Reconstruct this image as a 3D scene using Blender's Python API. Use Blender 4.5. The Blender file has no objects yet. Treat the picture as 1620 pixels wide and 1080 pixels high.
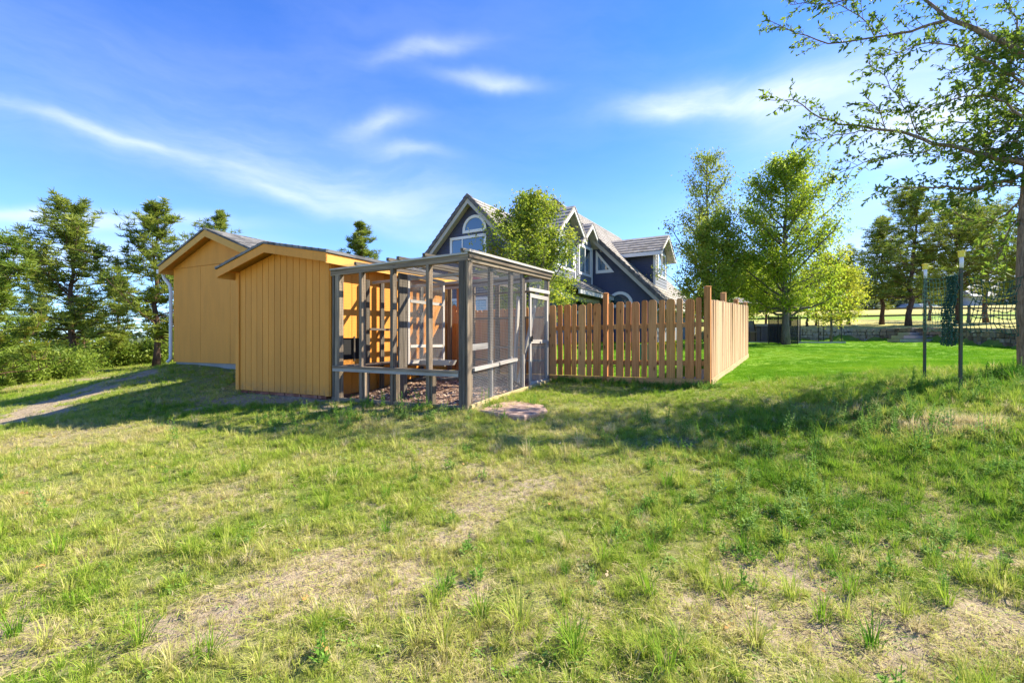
import bpy, math, random
import numpy as np
from mathutils import Vector, Matrix

SC = bpy.context.scene
COL = SC.collection
random.seed(7)
RNG = np.random.default_rng(7)

# ------------------------------------------------------------------ camera, sky, sun, exposure
F = 750.0 / 1620.0 * 36.0
EYE = 1.5
cam_d = bpy.data.cameras.new('camera')
cam_d.sensor_width = 36.0
cam_d.lens = F
cam_d.clip_start = 0.05
cam_d.clip_end = 3000
cam = bpy.data.objects.new('camera', cam_d)
COL.objects.link(cam)
cam.location = (0, 0, EYE)
cam.rotation_euler = (math.radians(90), 0, 0)
SC.camera = cam

SUN_DIR = Vector((0.957, 0.290, 0)).normalized()
SUN_EL = math.radians(41)
to_sun = Vector((SUN_DIR.x * math.cos(SUN_EL), SUN_DIR.y * math.cos(SUN_EL), math.sin(SUN_EL)))
sd = bpy.data.lights.new('sun', 'SUN')
sd.energy = 3.9
sd.angle = math.radians(0.55)
sd.color = (1.0, 0.92, 0.76)
so = bpy.data.objects.new('sun', sd)
COL.objects.link(so)
so.rotation_euler = (-to_sun).to_track_quat('-Z', 'Y').to_euler()
so.location = (30, 10, 30)

SC.view_settings.view_transform = 'Standard'
SC.view_settings.look = 'None'
SC.view_settings.gamma = 1
SC.view_settings.use_curve_mapping = False
SC.view_settings.exposure = 1.8

W = bpy.data.worlds.new('World')
SC.world = W
W.use_nodes = True


def world():
    nt = W.node_tree
    N, L = nt.nodes, nt.links
    for n in list(N):
        N.remove(n)
    out = N.new('ShaderNodeOutputWorld')
    bg = N.new('ShaderNodeBackground')
    bg.inputs['Strength'].default_value = 0.15
    sky = N.new('ShaderNodeTexSky')
    sky.sky_type = 'NISHITA'
    sky.sun_disc = False
    sky.sun_elevation = SUN_EL
    sky.sun_rotation = math.atan2(SUN_DIR.x, SUN_DIR.y)
    sky.altitude = 1800
    sky.air_density = 1.0
    sky.dust_density = 0.6
    sky.ozone_density = 1.6
    tc = N.new('ShaderNodeTexCoord')

    def vm(op, a, b=None):
        n = N.new('ShaderNodeVectorMath')
        n.operation = op
        for i, s in enumerate((a, b)):
            if s is None:
                continue
            if isinstance(s, (tuple, list, Vector)):
                n.inputs[i].default_value = tuple(s)
            else:
                L.new(s, n.inputs[i])
        return n.outputs['Value'] if op in ('DOT_PRODUCT', 'LENGTH') else n.outputs['Vector']

    def m(op, a, b=None, clamp=False):
        n = N.new('ShaderNodeMath')
        n.operation = op
        n.use_clamp = clamp
        for i, s in enumerate((a, b)):
            if s is None:
                continue
            if isinstance(s, (int, float)):
                n.inputs[i].default_value = s
            else:
                L.new(s, n.inputs[i])
        return n.outputs[0]
    P = tc.outputs['Generated']
    # slow warp of the direction
    wn = N.new('ShaderNodeTexNoise')
    wn.inputs['Scale'].default_value = 4.0
    wn.inputs['Detail'].default_value = 5
    L.new(P, wn.inputs['Vector'])
    warp = vm('SCALE', vm('SUBTRACT', wn.outputs['Color'], (0.5, 0.5, 0.5)))
    warp.node.inputs['Scale'].default_value = 0.10
    PW = vm('ADD', P, warp)

    def streak_noise(rot, scale, detail=8, lo=0.38, hi=0.75):
        mp = N.new('ShaderNodeMapping')
        mp.inputs['Rotation'].default_value = rot
        mp.inputs['Scale'].default_value = scale
        L.new(PW, mp.inputs['Vector'])
        n = N.new('ShaderNodeTexNoise')
        n.inputs['Scale'].default_value = 1.0
        n.inputs['Detail'].default_value = detail
        n.inputs['Roughness'].default_value = 0.6
        L.new(mp.outputs[0], n.inputs['Vector'])
        r = N.new('ShaderNodeMapRange')
        r.interpolation_type = 'SMOOTHSTEP'
        r.inputs['From Min'].default_value = lo
        r.inputs['From Max'].default_value = hi
        L.new(n.outputs['Fac'], r.inputs['Value'])
        return r.outputs[0]
    nz1 = streak_noise((0, math.radians(25), 0), (2.2, 3, 9))
    nz2 = streak_noise((0, math.radians(-12), 0), (3, 3, 14), lo=0.35, hi=0.7)
    total = m('MULTIPLY', nz1, 0.06)

    def blob(px, py, ang, sx, sy, amp, nz, base=0.35):
        nonlocal total
        d = Vector(((px - 810) / 750, 1.0, (540 - py) / 750)).normalized()
        right = Vector((1, 0, 0))
        ax0 = (right - d * right.dot(d)).normalized()
        ay0 = d.cross(ax0).normalized() * -1
        if ay0.z < 0:
            ay0 = -ay0
        a = math.radians(ang)
        ax = ax0 * math.cos(a) + ay0 * math.sin(a)
        ay = ay0 * math.cos(a) - ax0 * math.sin(a)
        k = d.length / math.sqrt(((px - 810) / 750) ** 2 + 1 + ((540 - py) / 750) ** 2)
        q = vm('SUBTRACT', PW, tuple(d))
        u = m('DIVIDE', vm('DOT_PRODUCT', q, tuple(ax)), sx / 750 * k)
        v = m('DIVIDE', vm('DOT_PRODUCT', q, tuple(ay)), sy / 750 * k)
        w = m('DIVIDE', vm('DOT_PRODUCT', q, tuple(d)), 0.5)
        r2 = m('ADD', m('ADD', m('MULTIPLY', u, u), m('MULTIPLY', v, v)), m('MULTIPLY', w, w))
        g = m('POWER', 2.718, m('MULTIPLY', r2, -1.0))
        nn = m('ADD', m('MULTIPLY', nz, 1 - base), base)
        total = m('ADD', total, m('MULTIPLY', m('MULTIPLY', g, nn), amp))
    # a long cirrus streak falling to the right, small puffs, the bright veil near the sun
    blob(150, 205, -19, 170, 8, 0.30, nz2)
    blob(330, 268, -20, 230, 11, 0.26, nz2)
    blob(520, 275, -14, 330, 62, 0.30, nz2)
    blob(620, 335, -14, 240, 30, 0.32, nz2, 0.5)
    blob(600, 200, 6, 60, 13, 0.55, nz2, 0.5)
    blob(650, 241, -8, 60, 12, 0.5, nz2, 0.5)
    blob(780, 130, -3, 60, 11, 0.7, nz2, 0.6)
    blob(680, 86, 8, 80, 12, 0.4, nz2, 0.4)
    blob(1080, 165, 6, 110, 20, 0.62, nz2, 0.4)
    blob(1200, 150, 0, 110, 26, 0.45, nz2, 0.4)
    blob(1400, 160, 15, 200, 85, 0.62, nz2, 0.5)
    blob(1500, 200, 0, 170, 60, 0.5, nz2, 0.6)
    blob(90, 348, -3, 200, 13, 0.8, nz2, 0.5)
    blob(60, 400, 0, 260, 30, 0.7, nz2, 0.5)
    blob(500, 110, 4, 320, 70, 0.07, nz2, 0.4)
    blob(1300, 330, 8, 220, 40, 0.30, nz2, 0.4)
    blob(1560, 430, 0, 260, 60, 0.9, nz2, 0.6)
    blob(80, 60, -10, 260, 60, 0.08, nz2, 0.4)
    cloud = m('MINIMUM', total, 0.92)
    # deepen the blue a little with height (the sky's own colour)
    sep = N.new('ShaderNodeSeparateXYZ')
    L.new(P, sep.inputs[0])
    ramp = N.new('ShaderNodeValToRGB')
    ramp.color_ramp.elements[0].position = 0.0
    ramp.color_ramp.elements[0].color = (0.35, 0.46, 0.66, 1)
    ramp.color_ramp.elements[1].position = 0.75
    ramp.color_ramp.elements[1].color = (0.15, 0.32, 0.66, 1)
    e = ramp.color_ramp.elements.new(0.22)
    e.color = (0.33, 0.47, 0.70, 1)
    e = ramp.color_ramp.elements.new(0.45)
    e.color = (0.19, 0.37, 0.69, 1)
    L.new(sep.outputs['Z'], ramp.inputs['Fac'])
    mul = N.new('ShaderNodeMix')
    mul.data_type = 'RGBA'
    mul.blend_type = 'MULTIPLY'
    mul.inputs[0].default_value = 1
    L.new(sky.outputs[0], mul.inputs[6])
    L.new(ramp.outputs[0], mul.inputs[7])
    mix = N.new('ShaderNodeMix')
    mix.data_type = 'RGBA'
    mix.inputs[7].default_value = (2.3, 2.5, 2.8, 1)
    L.new(cloud, mix.inputs[0])
    L.new(mul.outputs[2], mix.inputs[6])
    L.new(mix.outputs[2], bg.inputs['Color'])
    L.new(bg.outputs[0], out.inputs['Surface'])


world()
W.cycles.sampling_method = 'MANUAL'
W.cycles.sample_map_resolution = 512
SC.cycles.max_bounces = 6
SC.cycles.diffuse_bounces = 3
SC.cycles.glossy_bounces = 2
SC.cycles.transmission_bounces = 4
SC.cycles.transparent_max_bounces = 6
SC.cycles.use_adaptive_sampling = True

# ------------------------------------------------------------------ helpers


def tag(o, label=None, cat=None, group=None, kind=None):
    if label:
        o['label'] = label
    if cat:
        o['category'] = cat
    if group:
        o['group'] = group
    if kind:
        o['kind'] = kind
    return o


WLOC = {}


def empty(name, loc, label, cat, group=None):
    o = bpy.data.objects.new(name, None)
    o.empty_display_size = 0.2
    COL.objects.link(o)
    o.location = loc
    WLOC[o.name] = Vector(loc)
    return tag(o, label, cat, group)


class MB:
    def __init__(s):
        s.v, s.f, s.g, s.smooth = [], [], [], False

    def add(s, verts, faces, g=None):
        n = len(s.v)
        s.v += [tuple(p) for p in verts]
        s.g += [tuple(p) for p in (g if g is not None else verts)]
        s.f += [tuple(i + n for i in f) for f in faces]

    def hexa(s, c, g=None):  # 8 corners: bottom 4 (ccw), top 4
        s.add(c, [(3, 2, 1, 0), (4, 5, 6, 7), (0, 1, 5, 4), (1, 2, 6, 5), (2, 3, 7, 6), (3, 0, 4, 7)], g)

    def beam(s, p0, p1, w, h, up=(0, 0, 1)):
        """bar from p0 to p1; w = width across, h = size along 'up'"""
        p0, p1 = Vector(p0), Vector(p1)
        d = (p1 - p0)
        ln = d.length
        d.normalize()
        up = Vector(up)
        x = d.cross(up)
        if x.length < 1e-4:
            x = d.cross(Vector((1, 0, 0)))
        x.normalize()
        y = x.cross(d).normalized()
        r = random.random() * 50
        c, g = [], []
        for (p, l) in ((p0, 0), (p1, ln)):
            for (a, b) in ((-.5, -.5), (.5, -.5), (.5, .5), (-.5, .5)):
                c.append(p + x * a * w + y * b * h)
                g.append((l + r, a * w + r, b * h))
        s.add(c, [(0, 1, 2, 3), (7, 6, 5, 4), (0, 4, 5, 1), (1, 5, 6, 2), (2, 6, 7, 3), (3, 7, 4, 0)], g)

    def box(s, c0, c1):
        x0, y0, z0 = c0
        x1, y1, z1 = c1
        s.hexa([(x0, y0, z0), (x1, y0, z0), (x1, y1, z0), (x0, y1, z0), (x0, y0, z1), (x1, y0, z1), (x1, y1, z1), (x0, y1, z1)])

    def prism(s, poly, off):  # planar polygon (list of 3d) extruded by off
        n = len(poly)
        off = Vector(off)
        p = [Vector(q) for q in poly]
        r = random.random() * 50
        vs = p + [q + off for q in p]
        g = [(q.z + r, q.x + q.y * .5 + r, 0) for q in p] + [(q.z + r, q.x + q.y * .5 + r, .05) for q in p]
        fs = [tuple(range(n))[::-1], tuple(range(n, 2 * n))]
        for i in range(n):
            j = (i + 1) % n
            fs.append((i, j, n + j, n + i))
        s.add(vs, fs, g)

    def tube(s, pts, rad, n=8, cap=True):
        pts = [Vector(p) for p in pts]
        if not hasattr(rad, '__len__'):
            rad = [rad] * len(pts)
        rings = []
        x = None
        l = 0
        vs, gs = [], []
        for i, p in enumerate(pts):
            a = pts[max(i - 1, 0)]
            b = pts[min(i + 1, len(pts) - 1)]
            d = (b - a).normalized()
            if x is None:
                x = d.cross(Vector((.13, .41, .9)))
                if x.length < .01:
                    x = d.cross(Vector((1, 0, 0)))
                x.normalize()
            else:
                x = (x - d * x.dot(d)).normalized()
            y = d.cross(x)
            if i:
                l += (p - pts[i - 1]).length
            for k in range(n):
                t = 2 * math.pi * k / n
                o = (x * math.cos(t) + y * math.sin(t)) * rad[i]
                vs.append(p + o)
                gs.append((l, o.x, o.y))
        fs = []
        for i in range(len(pts) - 1):
            for k in range(n):
                a, b = i * n + k, i * n + (k + 1) % n
                fs.append((a, b, b + n, a + n))
        if cap:
            fs.append(tuple(range(n))[::-1])
            fs.append(tuple(range((len(pts) - 1) * n, len(pts) * n)))
        s.add(vs, fs, gs)

    def mesh(s, name, org=(0, 0, 0)):
        me = bpy.data.meshes.new(name)
        o = Vector(org)
        me.from_pydata([(a - o.x, b - o.y, c - o.z) for a, b, c in s.v], [], s.f)
        at = me.attributes.new('gr', 'FLOAT_VECTOR', 'POINT')
        at.data.foreach_set('vector', np.array(s.g, dtype=np.float32).ravel())
        if s.smooth:
            me.polygons.foreach_set('use_smooth', [True] * len(me.polygons))
        me.update()
        return me

    def build(s, name, mat, parent=None, origin=None, **kw):
        v = np.array(s.v)
        if origin is None:
            lo, hi = v.min(0), v.max(0)
            origin = ((lo[0] + hi[0]) / 2, (lo[1] + hi[1]) / 2, lo[2])
        me = s.mesh(name, origin)
        if mat:
            me.materials.append(mat)
        o = bpy.data.objects.new(name, me)
        COL.objects.link(o)
        WLOC[o.name] = Vector(origin)
        if parent is not None:
            o.parent = parent
            o.location = Vector(origin) - WLOC[parent.name]
        else:
            o.location = origin
        return tag(o, **kw)


def raw_mesh(name, verts, k, mat, attrs=None, origin=(0, 0, 0), idx=None):
    """verts (N,k,3) separate k-gons -> mesh; attrs dict of per-face floats"""
    n = verts.shape[0]
    me = bpy.data.meshes.new(name)
    me.vertices.add(n * k)
    me.vertices.foreach_set('co', (verts.reshape(-1, 3) - np.array(origin)).astype(np.float32).ravel())
    me.loops.add(n * k)
    me.loops.foreach_set('vertex_index', np.arange(n * k, dtype=np.int32))
    me.polygons.add(n)
    me.polygons.foreach_set('loop_start', np.arange(0, n * k, k, dtype=np.int32))
    me.polygons.foreach_set('loop_total', np.full(n, k, dtype=np.int32))
    for a, d in (attrs or {}).items():
        at = me.attributes.new(a, 'FLOAT', 'POINT')
        at.data.foreach_set('value', np.repeat(d.astype(np.float32), k))
    me.update(calc_edges=True)
    if mat:
        me.materials.append(mat)
    return me


def link(name, me, loc=(0, 0, 0), parent=None, rz=0, sc=1, **kw):
    o = bpy.data.objects.new(name, me)
    COL.objects.link(o)
    WLOC[o.name] = Vector(loc)
    o.location = Vector(loc) - (WLOC[parent.name] if parent is not None else Vector())
    if parent is not None:
        o.parent = parent
    o.rotation_euler[2] = rz
    o.scale = (sc, sc, sc)
    return tag(o, **kw)


def px(x, Y):
    return (x - 810) / 750 * Y


def at(x, y, Y):
    return Vector(((x - 810) / 750 * Y, Y, EYE + (540 - y) / 750 * Y))


# ------------------------------------------------------------------ terrain
CP = [(0, 0, 0), (-3, 2, 0), (3, 2, .03), (0, -6, -.3), (-8, -4, -.5), (8, -4, -.1), (0, 3, .1), (-3, 4.5, .22), (3, 4.5, .33),
      (-.65, 6.65, .53), (-3, 7.8, .52), (-5.2, 8.97, .53), (.72, 9.34, .72), (2.1, 8.65, .73), (3.4, 7.95, .75), (4.9, 10.4, .88), (6.3, 12.8, 1.02),
      (5.7, 6, .86), (6.2, 7.1, .93), (7.55, 7.0, 1.02), (10.5, 9, 1.03), (9, 4, .7), (-8.7, 12.2, .92), (-5.6, 10.6, .78), (-6, 9.3, .56), (-3, 18, 1.2), (-7, 17, 1.1),
      (-12, 12, .12), (-9, 8, .1), (-7, 7.5, .28), (-15, 14, .02), (-19, 20, .1), (-15, 20, .42), (-12, 16, .5), (-26, 26, -.7),
      (-16, 6, -.6), (-40, 50, -3), (-60, 30, -5), (-30, 8, -2),
      (8, 20, 1.40), (15, 24, 1.50), (18, 26, 1.50), (17, 16.5, 1.24), (12, 12, 1.07), (14.5, 10, 1.0), (10, 16, 1.22),
      (0, 22, 1.45), (6, 22, 1.45), (0, 14, 1.1), (3, 12, .95), (-12, 26, 1.0), (0, 32, 1.6),
      (26, 32, 2.0), (22, 32, 1.9), (33, 44, 3.2), (24, 18, 1.6), (35, 30, 2.2), (45, 42, 3.1), (60, 58, 5.0), (40, 62, 5.2), (20, 60, 4.2), (62, 80, 7.0), (0, 70, 3.0),
      (30, 0, 1.0), (60, 10, 2.5), (90, 70, 7.5), (-20, 70, 0), (0, -40, -2), (40, -30, 0), (-40, -30, -5), (60, 110, 8.0), (-60, 90, -5)]
CPA = np.array(CP, dtype=float)


def _tps(r2):
    return np.where(r2 > 1e-9, 0.5 * r2 * np.log(np.maximum(r2, 1e-9)), 0)


_n = len(CPA)
_K = _tps(((CPA[:, None, :2] - CPA[None, :, :2]) ** 2).sum(-1)) + np.eye(_n) * 0.6
_P = np.c_[np.ones(_n), CPA[:, :2]]
_A = np.block([[_K, _P], [_P.T, np.zeros((3, 3))]])
_w = np.linalg.solve(_A, np.r_[CPA[:, 2], 0, 0, 0])
WALL = [(12.6, 27.6), (16.4, 27.2), (19.1, 26.5), (20.3, 25.0), (19.9, 22.0), (17.9, 16.7), (16.6, 13.0), (15.4, 9.5)]


def wall_dist(x, y):
    """signed distance to the retaining wall, positive behind it"""
    best = np.full(x.shape, 1e9)
    sg = np.zeros(x.shape)
    for (a, b) in zip(WALL[:-1], WALL[1:]):
        ax, ay = a
        dx, dy = b[0] - ax, b[1] - ay
        l2 = dx * dx + dy * dy
        t = np.clip(((x - ax) * dx + (y - ay) * dy) / l2, 0, 1)
        d = np.hypot(x - ax - t * dx, y - ay - t * dy)
        side = (y - ay) * dx - (x - ax) * dy
        upd = d < best
        best = np.where(upd, d, best)
        sg = np.where(upd, np.sign(side), sg)
    return best * sg


def vnoise(x, y, s, seed=0):
    """cheap smooth value noise in 0..1"""
    x = x * s + 1000 + seed * 17.3
    y = y * s + 1000 + seed * 9.1
    xi, yi = np.floor(x).astype(np.int64), np.floor(y).astype(np.int64)
    fx, fy = x - xi, y - yi
    fx, fy = fx * fx * (3 - 2 * fx), fy * fy * (3 - 2 * fy)

    def h(a, b):
        n = (a * 374761393 + b * 668265263 + seed * 1442695) & 0xffffffff
        n = ((n ^ (n >> 13)) * 1274126177) & 0xffffffff
        return ((n ^ (n >> 16)) & 0xffff) / 65535.0
    return (h(xi, yi) * (1 - fx) + h(xi + 1, yi) * fx) * (1 - fy) + (h(xi, yi + 1) * (1 - fx) + h(xi + 1, yi + 1) * fx) * fy


def fbm(x, y, s, seed=0, o=4):
    t, a, n = 0, 0.5, 0
    for i in range(o):
        t = t + a * vnoise(x, y, s * 2 ** i, seed + i)
        n += a
        a *= 0.55
    return t / n


def Hz(x, y):
    x = np.asarray(x, dtype=float)
    y = np.asarray(y, dtype=float)
    sh = x.shape
    x, y = x.ravel(), y.ravel()
    r = np.hypot(x, y)
    k = np.minimum(1, 110 / np.maximum(r, 1e-6))
    xc, yc = x * k, y * k
    z = np.empty(x.shape)
    for i in range(0, len(x), 20000):
        sl = slice(i, i + 20000)
        r2 = (xc[sl, None] - CPA[None, :, 0]) ** 2 + (yc[sl, None] - CPA[None, :, 1]) ** 2
        z[sl] = _tps(r2) @ _w[:_n] + _w[_n] + _w[_n + 1] * xc[sl] + _w[_n + 2] * yc[sl]
    z = z - np.clip(r - 110, 0, 400) * 0.012
    wd = wall_dist(x, y)
    near = np.clip((30 - np.abs(wd)) / 18, 0, 1) * np.clip((x - 11.0) / 1.5, 0, 1)
    t = np.clip((wd + .05) / 0.3, 0, 1)
    z = z + 0.62 * t * t * (3 - 2 * t) * near
    lawn = lawn_mask(x, y)
    fade = np.clip(1 - (r - 12) / 15, 0, 1) * (1 - lawn)
    z = z + fade * ((fbm(x, y, 1.3, 3, 3) - .5) * .07 + (vnoise(x, y, 5, 9) - .5) * .02)
    return z.reshape(sh)


def lawn_mask(x, y):
    b = 7.75 + 0.04 * (x - 3.5) + 0.35 * (vnoise(x, y, .6, 5) - .5) + np.clip(3.3 - x, 0, 50) * 0.9
    t = np.clip((y - b) / 0.9, 0, 1)
    wd = wall_dist(x, y)
    return t * np.where((wd < 0.1) | (x < 12), 1, 0)


def hz(x, y):
    return float(Hz(np.array([x]), np.array([y]))[0])


def gp(x, y, dz=0):
    return Vector((x, y, hz(x, y) + dz))


def ground_px(pxx, pyy):
    """world xy where the ray through a pixel of the photo meets the terrain"""
    D = np.linspace(1.2, 60, 600)
    X = (pxx - 810) / 750 * D
    Z = EYE + (540 - pyy) / 750 * D
    g = Hz(X, D)
    i = np.argmax(g >= Z)
    return X[i], D[i]


# patches of bare, thin ground and of special colour: (px, py, radius_x, radius_y in metres, strength)
PATCH = []
for (a, b, rx, ry, s) in [(440, 930, .32, .16, 1), (330, 965, .3, .12, .8), (520, 905, .22, .12, .9), (230, 1000, .35, .12, .7), (600, 880, .25, .12, .6),
                          (660, 950, .2, .12, .9), (1240, 920, .38, .22, 1), (1330, 990, .42, .2, 1), (1180, 975, .3, .16, .9), (1450, 1010, .4, .18, .9),
                          (1530, 900, .3, .12, .6), (745, 800, .22, .4, .8), (800, 760, .3, .3, .6), (900, 765, .35, .16, .6), (620, 850, .3, .2, .5),
                          (60, 790, .5, .2, .4), (110, 690, .9, .25, .6), (60, 710, .7, .2, .6), (880, 1010, .2, .1, .5), (700, 1040, .25, .1, .4), (450, 632, .9, .28, 1), (390, 630, .8, .25, .9),
                          (560, 645, .6, .15, .8), (20, 1030, .3, .12, .6), (640, 745, .35, .2, .4), (940, 790, .3, .15, .5), (1380, 870, .3, .1, .6), (1600, 1010, .3, .15, .7), (350, 820, .3, .15, .5)]:
    X, Y = ground_px(a, b)
    PATCH.append((X, Y, rx, ry, s))
# the two ruts of the dirt track, as polylines of pixels
RUT1 = [ground_px(*p) for p in [(-160, 650), (-60, 628), (0, 617), (60, 609), (120, 602), (180, 597), (225, 592)]]
RUT2 = [ground_px(*p) for p in [(20, 668), (70, 646), (110, 634), (145, 623), (170, 612), (195, 603), (222, 595)]]


def seg_d(x, y, pl):
    b = np.full(x.shape, 1e9)
    for (p, q) in zip(pl[:-1], pl[1:]):
        dx, dy = q[0] - p[0], q[1] - p[1]
        t = np.clip(((x - p[0]) * dx + (y - p[1]) * dy) / (dx * dx + dy * dy + 1e-9), 0, 1)
        b = np.minimum(b, np.hypot(x - p[0] - t * dx, y - p[1] - t * dy))
    return b


K = Vector((-.647, 6.65, 0))
UR = Vector((.454, .891, 0)).normalized()
VR = Vector((-.891, .454, 0)).normalized()


def run_st(x, y):
    dx, dy = x - K.x, y - K.y
    return dx * VR.x + dy * VR.y, dx * UR.x + dy * UR.y


def rut_mask(x, y):
    e = (fbm(x, y, 1.2, 21) - .5)
    e = e + (vnoise(x, y, 3.1, 23) - .5) * .5
    d1 = seg_d(x, y, RUT1) + e * 1.7 + .05
    d2 = seg_d(x, y, RUT2) + e * 1.5 + .05
    return np.clip(1 - np.minimum((d1 - .22) / .4, (d2 - .30) / .4), 0, 1) * np.clip((fbm(x, y, 2.6, 27) - .30) * 5, .1, 1)


def bare_mask(x, y):
    m = np.zeros(x.shape)
    n = fbm(x, y, 2.2, 11)
    for (a, b, rx, ry, s) in PATCH:
        d = np.hypot((x - a) / (rx * 1.5), (y - b) / (ry * 1.9))
        m = np.maximum(m, s * np.clip(1.5 - d * 1.15 + (n - .5) * 2.2, 0, 1))
    r = np.hypot(x, y)
    g = np.clip((fbm(x, y, 1.5, 31) - .62) * 6, 0, .4) * np.clip((9 - r) / 3, 0, 1)
    m = np.maximum(m, g)
    m = np.maximum(m, rut_mask(x, y))
    s, t = run_st(x, y)
    ins = ((s > 0.03) & (s < 2.6) & (t > .03) & (t < 3.0))
    m = np.where(ins, 1, m)
    wd = wall_dist(x, y)
    return m


def inside_built(x, y):
    s, t = run_st(x, y)
    a = ((s > -.02) & (s < 5.15) & (t > -.02) & (t < 3.75)) & ~((s < 2.6) & (t > 3.03))
    s2, t2 = s - SH_S, t - SH_T
    b = (s2 > -.1) & (s2 < 3.6) & (t2 > -.05) & (t2 < 6.2)
    h = (x > -6) & (x < 9) & (y > 19.5 - (x - 1.7) * .6) & (y > 19.5 + (x - 1.7) * 1.2)
    return a | b | h


_s0, _t0 = run_st(np.array([-5.58]), np.array([10.61]))
SH_S, SH_T = float(_s0[0]), float(_t0[0])

# ------------------------------------------------------------------ materials
MATS = {}


class NT:
    def __init__(s, name, rough=0.8, spec=0.3):
        s.m = bpy.data.materials.new(name)
        s.m.use_nodes = True
        s.t = s.m.node_tree
        s.N, s.L = s.t.nodes, s.t.links
        s.b = s.N['Principled BSDF']
        s.b.inputs['Roughness'].default_value = rough
        s.b.inputs['Specular IOR Level'].default_value = spec
        MATS[name] = s.m

    def node(s, t, **kw):
        n = s.N.new(t)
        for k, v in kw.items():
            setattr(n, k, v)
        return n

    def attr(s, name, typ='GEOMETRY'):
        return s.node('ShaderNodeAttribute', attribute_name=name, attribute_type=typ)

    def noise(s, vec, scale, detail=4, rough=0.55, dist=0):
        n = s.node('ShaderNodeTexNoise')
        n.inputs['Scale'].default_value = scale
        n.inputs['Detail'].default_value = detail
        n.inputs['Roughness'].default_value = rough
        n.inputs['Distortion'].default_value = dist
        if vec is not None:
            s.L.new(vec, n.inputs['Vector'])
        return n.outputs['Fac']

    def mapv(s, vec, scale=(1, 1, 1), rot=(0, 0, 0)):
        n = s.node('ShaderNodeMapping')
        n.inputs['Scale'].default_value = scale
        n.inputs['Rotation'].default_value = rot
        s.L.new(vec, n.inputs['Vector'])
        return n.outputs[0]

    def ramp(s, fac, stops):
        n = s.node('ShaderNodeValToRGB')
        e = n.color_ramp.elements
        while len(e) < len(stops):
            e.new(0.5)
        for i, (p, c) in enumerate(stops):
            e[i].position = p
            e[i].color = (*c, 1) if len(c) == 3 else c
        s.L.new(fac, n.inputs['Fac'])
        return n.outputs['Color']

    def mix(s, a, b, fac, mode='MIX'):
        n = s.node('ShaderNodeMix', data_type='RGBA', blend_type=mode)
        for i, q in ((0, fac), (6, a), (7, b)):
            if isinstance(q, (int, float)):
                n.inputs[i].default_value = q
            elif isinstance(q, tuple):
                n.inputs[i].default_value = (*q, 1) if len(q) == 3 else q
            else:
                s.L.new(q, n.inputs[i])
        return n.outputs[2]

    def math(s, op, a, b=None, clamp=False):
        n = s.node('ShaderNodeMath', operation=op, use_clamp=clamp)
        for i, q in enumerate((a, b)):
            if q is None:
                continue
            if isinstance(q, (int, float)):
                n.inputs[i].default_value = q
            else:
                s.L.new(q, n.inputs[i])
        return n.outputs[0]

    def mr(s, v, a, b, c=0, d=1):
        n = s.node('ShaderNodeMapRange')
        for i, q in enumerate((v, a, b, c, d)):
            if isinstance(q, (int, float)):
                n.inputs[i].default_value = q
            else:
                s.L.new(q, n.inputs[i])
        return n.outputs[0]

    def rnd(s):
        return s.node('ShaderNodeObjectInfo').outputs['Random']

    def pos(s):
        return s.node('ShaderNodeNewGeometry').outputs['Position']

    def color(s, c):
        if isinstance(c, tuple):
            s.b.inputs['Base Color'].default_value = (*c, 1)
        else:
            s.L.new(c, s.b.inputs['Base Color'])

    def bump(s, h, strength=0.3, dist=0.01):
        n = s.node('ShaderNodeBump')
        n.inputs['Strength'].default_value = strength
        n.inputs['Distance'].default_value = dist
        s.L.new(h, n.inputs['Height'])
        s.L.new(n.outputs[0], s.b.inputs['Normal'])

    def translucent(s, col, amt):
        tr = s.node('ShaderNodeBsdfTranslucent')
        s.L.new(col, tr.inputs[0])
        mx = s.node('ShaderNodeMixShader')
        mx.inputs[0].default_value = amt
        s.L.new(s.b.outputs[0], mx.inputs[1])
        s.L.new(tr.outputs[0], mx.inputs[2])
        s.L.new(mx.outputs[0], s.N['Material Output'].inputs['Surface'])


def wood(name, dark, mid, light, var=0.25, knots=0.0, knotc=(.05, .02, .01), rough=0.85, bump=0.35, alt=None):
    n = NT(name, rough, 0.2)
    g = n.attr('gr').outputs['Vector']
    gr = n.noise(n.mapv(g, (1.2, 40, 40)), 1.0, 6, 0.65, 0.6)
    bl = n.noise(n.mapv(g, (1.6, 6, 6)), 1.0, 4)
    c = n.ramp(gr, [(0.28, dark), (0.52, mid), (0.75, light)])
    c = n.mix(c, dark, n.mr(bl, .5, .8, 0, .55))
    r = n.rnd()
    if alt:
        c = n.mix(c, alt, n.mr(r, .45, 1, 0, .6), 'MIX')
    if knots:
        v = n.node('ShaderNodeTexVoronoi')
        v.inputs['Scale'].default_value = 1.0
        n.L.new(n.mapv(g, (3.2, 9, 9)), v.inputs['Vector'])
        kf = n.mr(v.outputs['Distance'], .06, .17, knots, 0)
        c = n.mix(c, knotc, kf)
    hsv = n.node('ShaderNodeHueSaturation')
    n.L.new(c, hsv.inputs['Color'])
    n.L.new(n.mr(r, 0, 1, 1 - var, 1 + var), hsv.inputs['Value'])
    n.L.new(n.mr(n.math('FRACT', n.math('MULTIPLY', r, 7.3)), 0, 1, .497, .509), hsv.inputs['Hue'])
    n.color(hsv.outputs[0])
    n.bump(gr, bump, 0.004)
    return n.m


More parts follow.
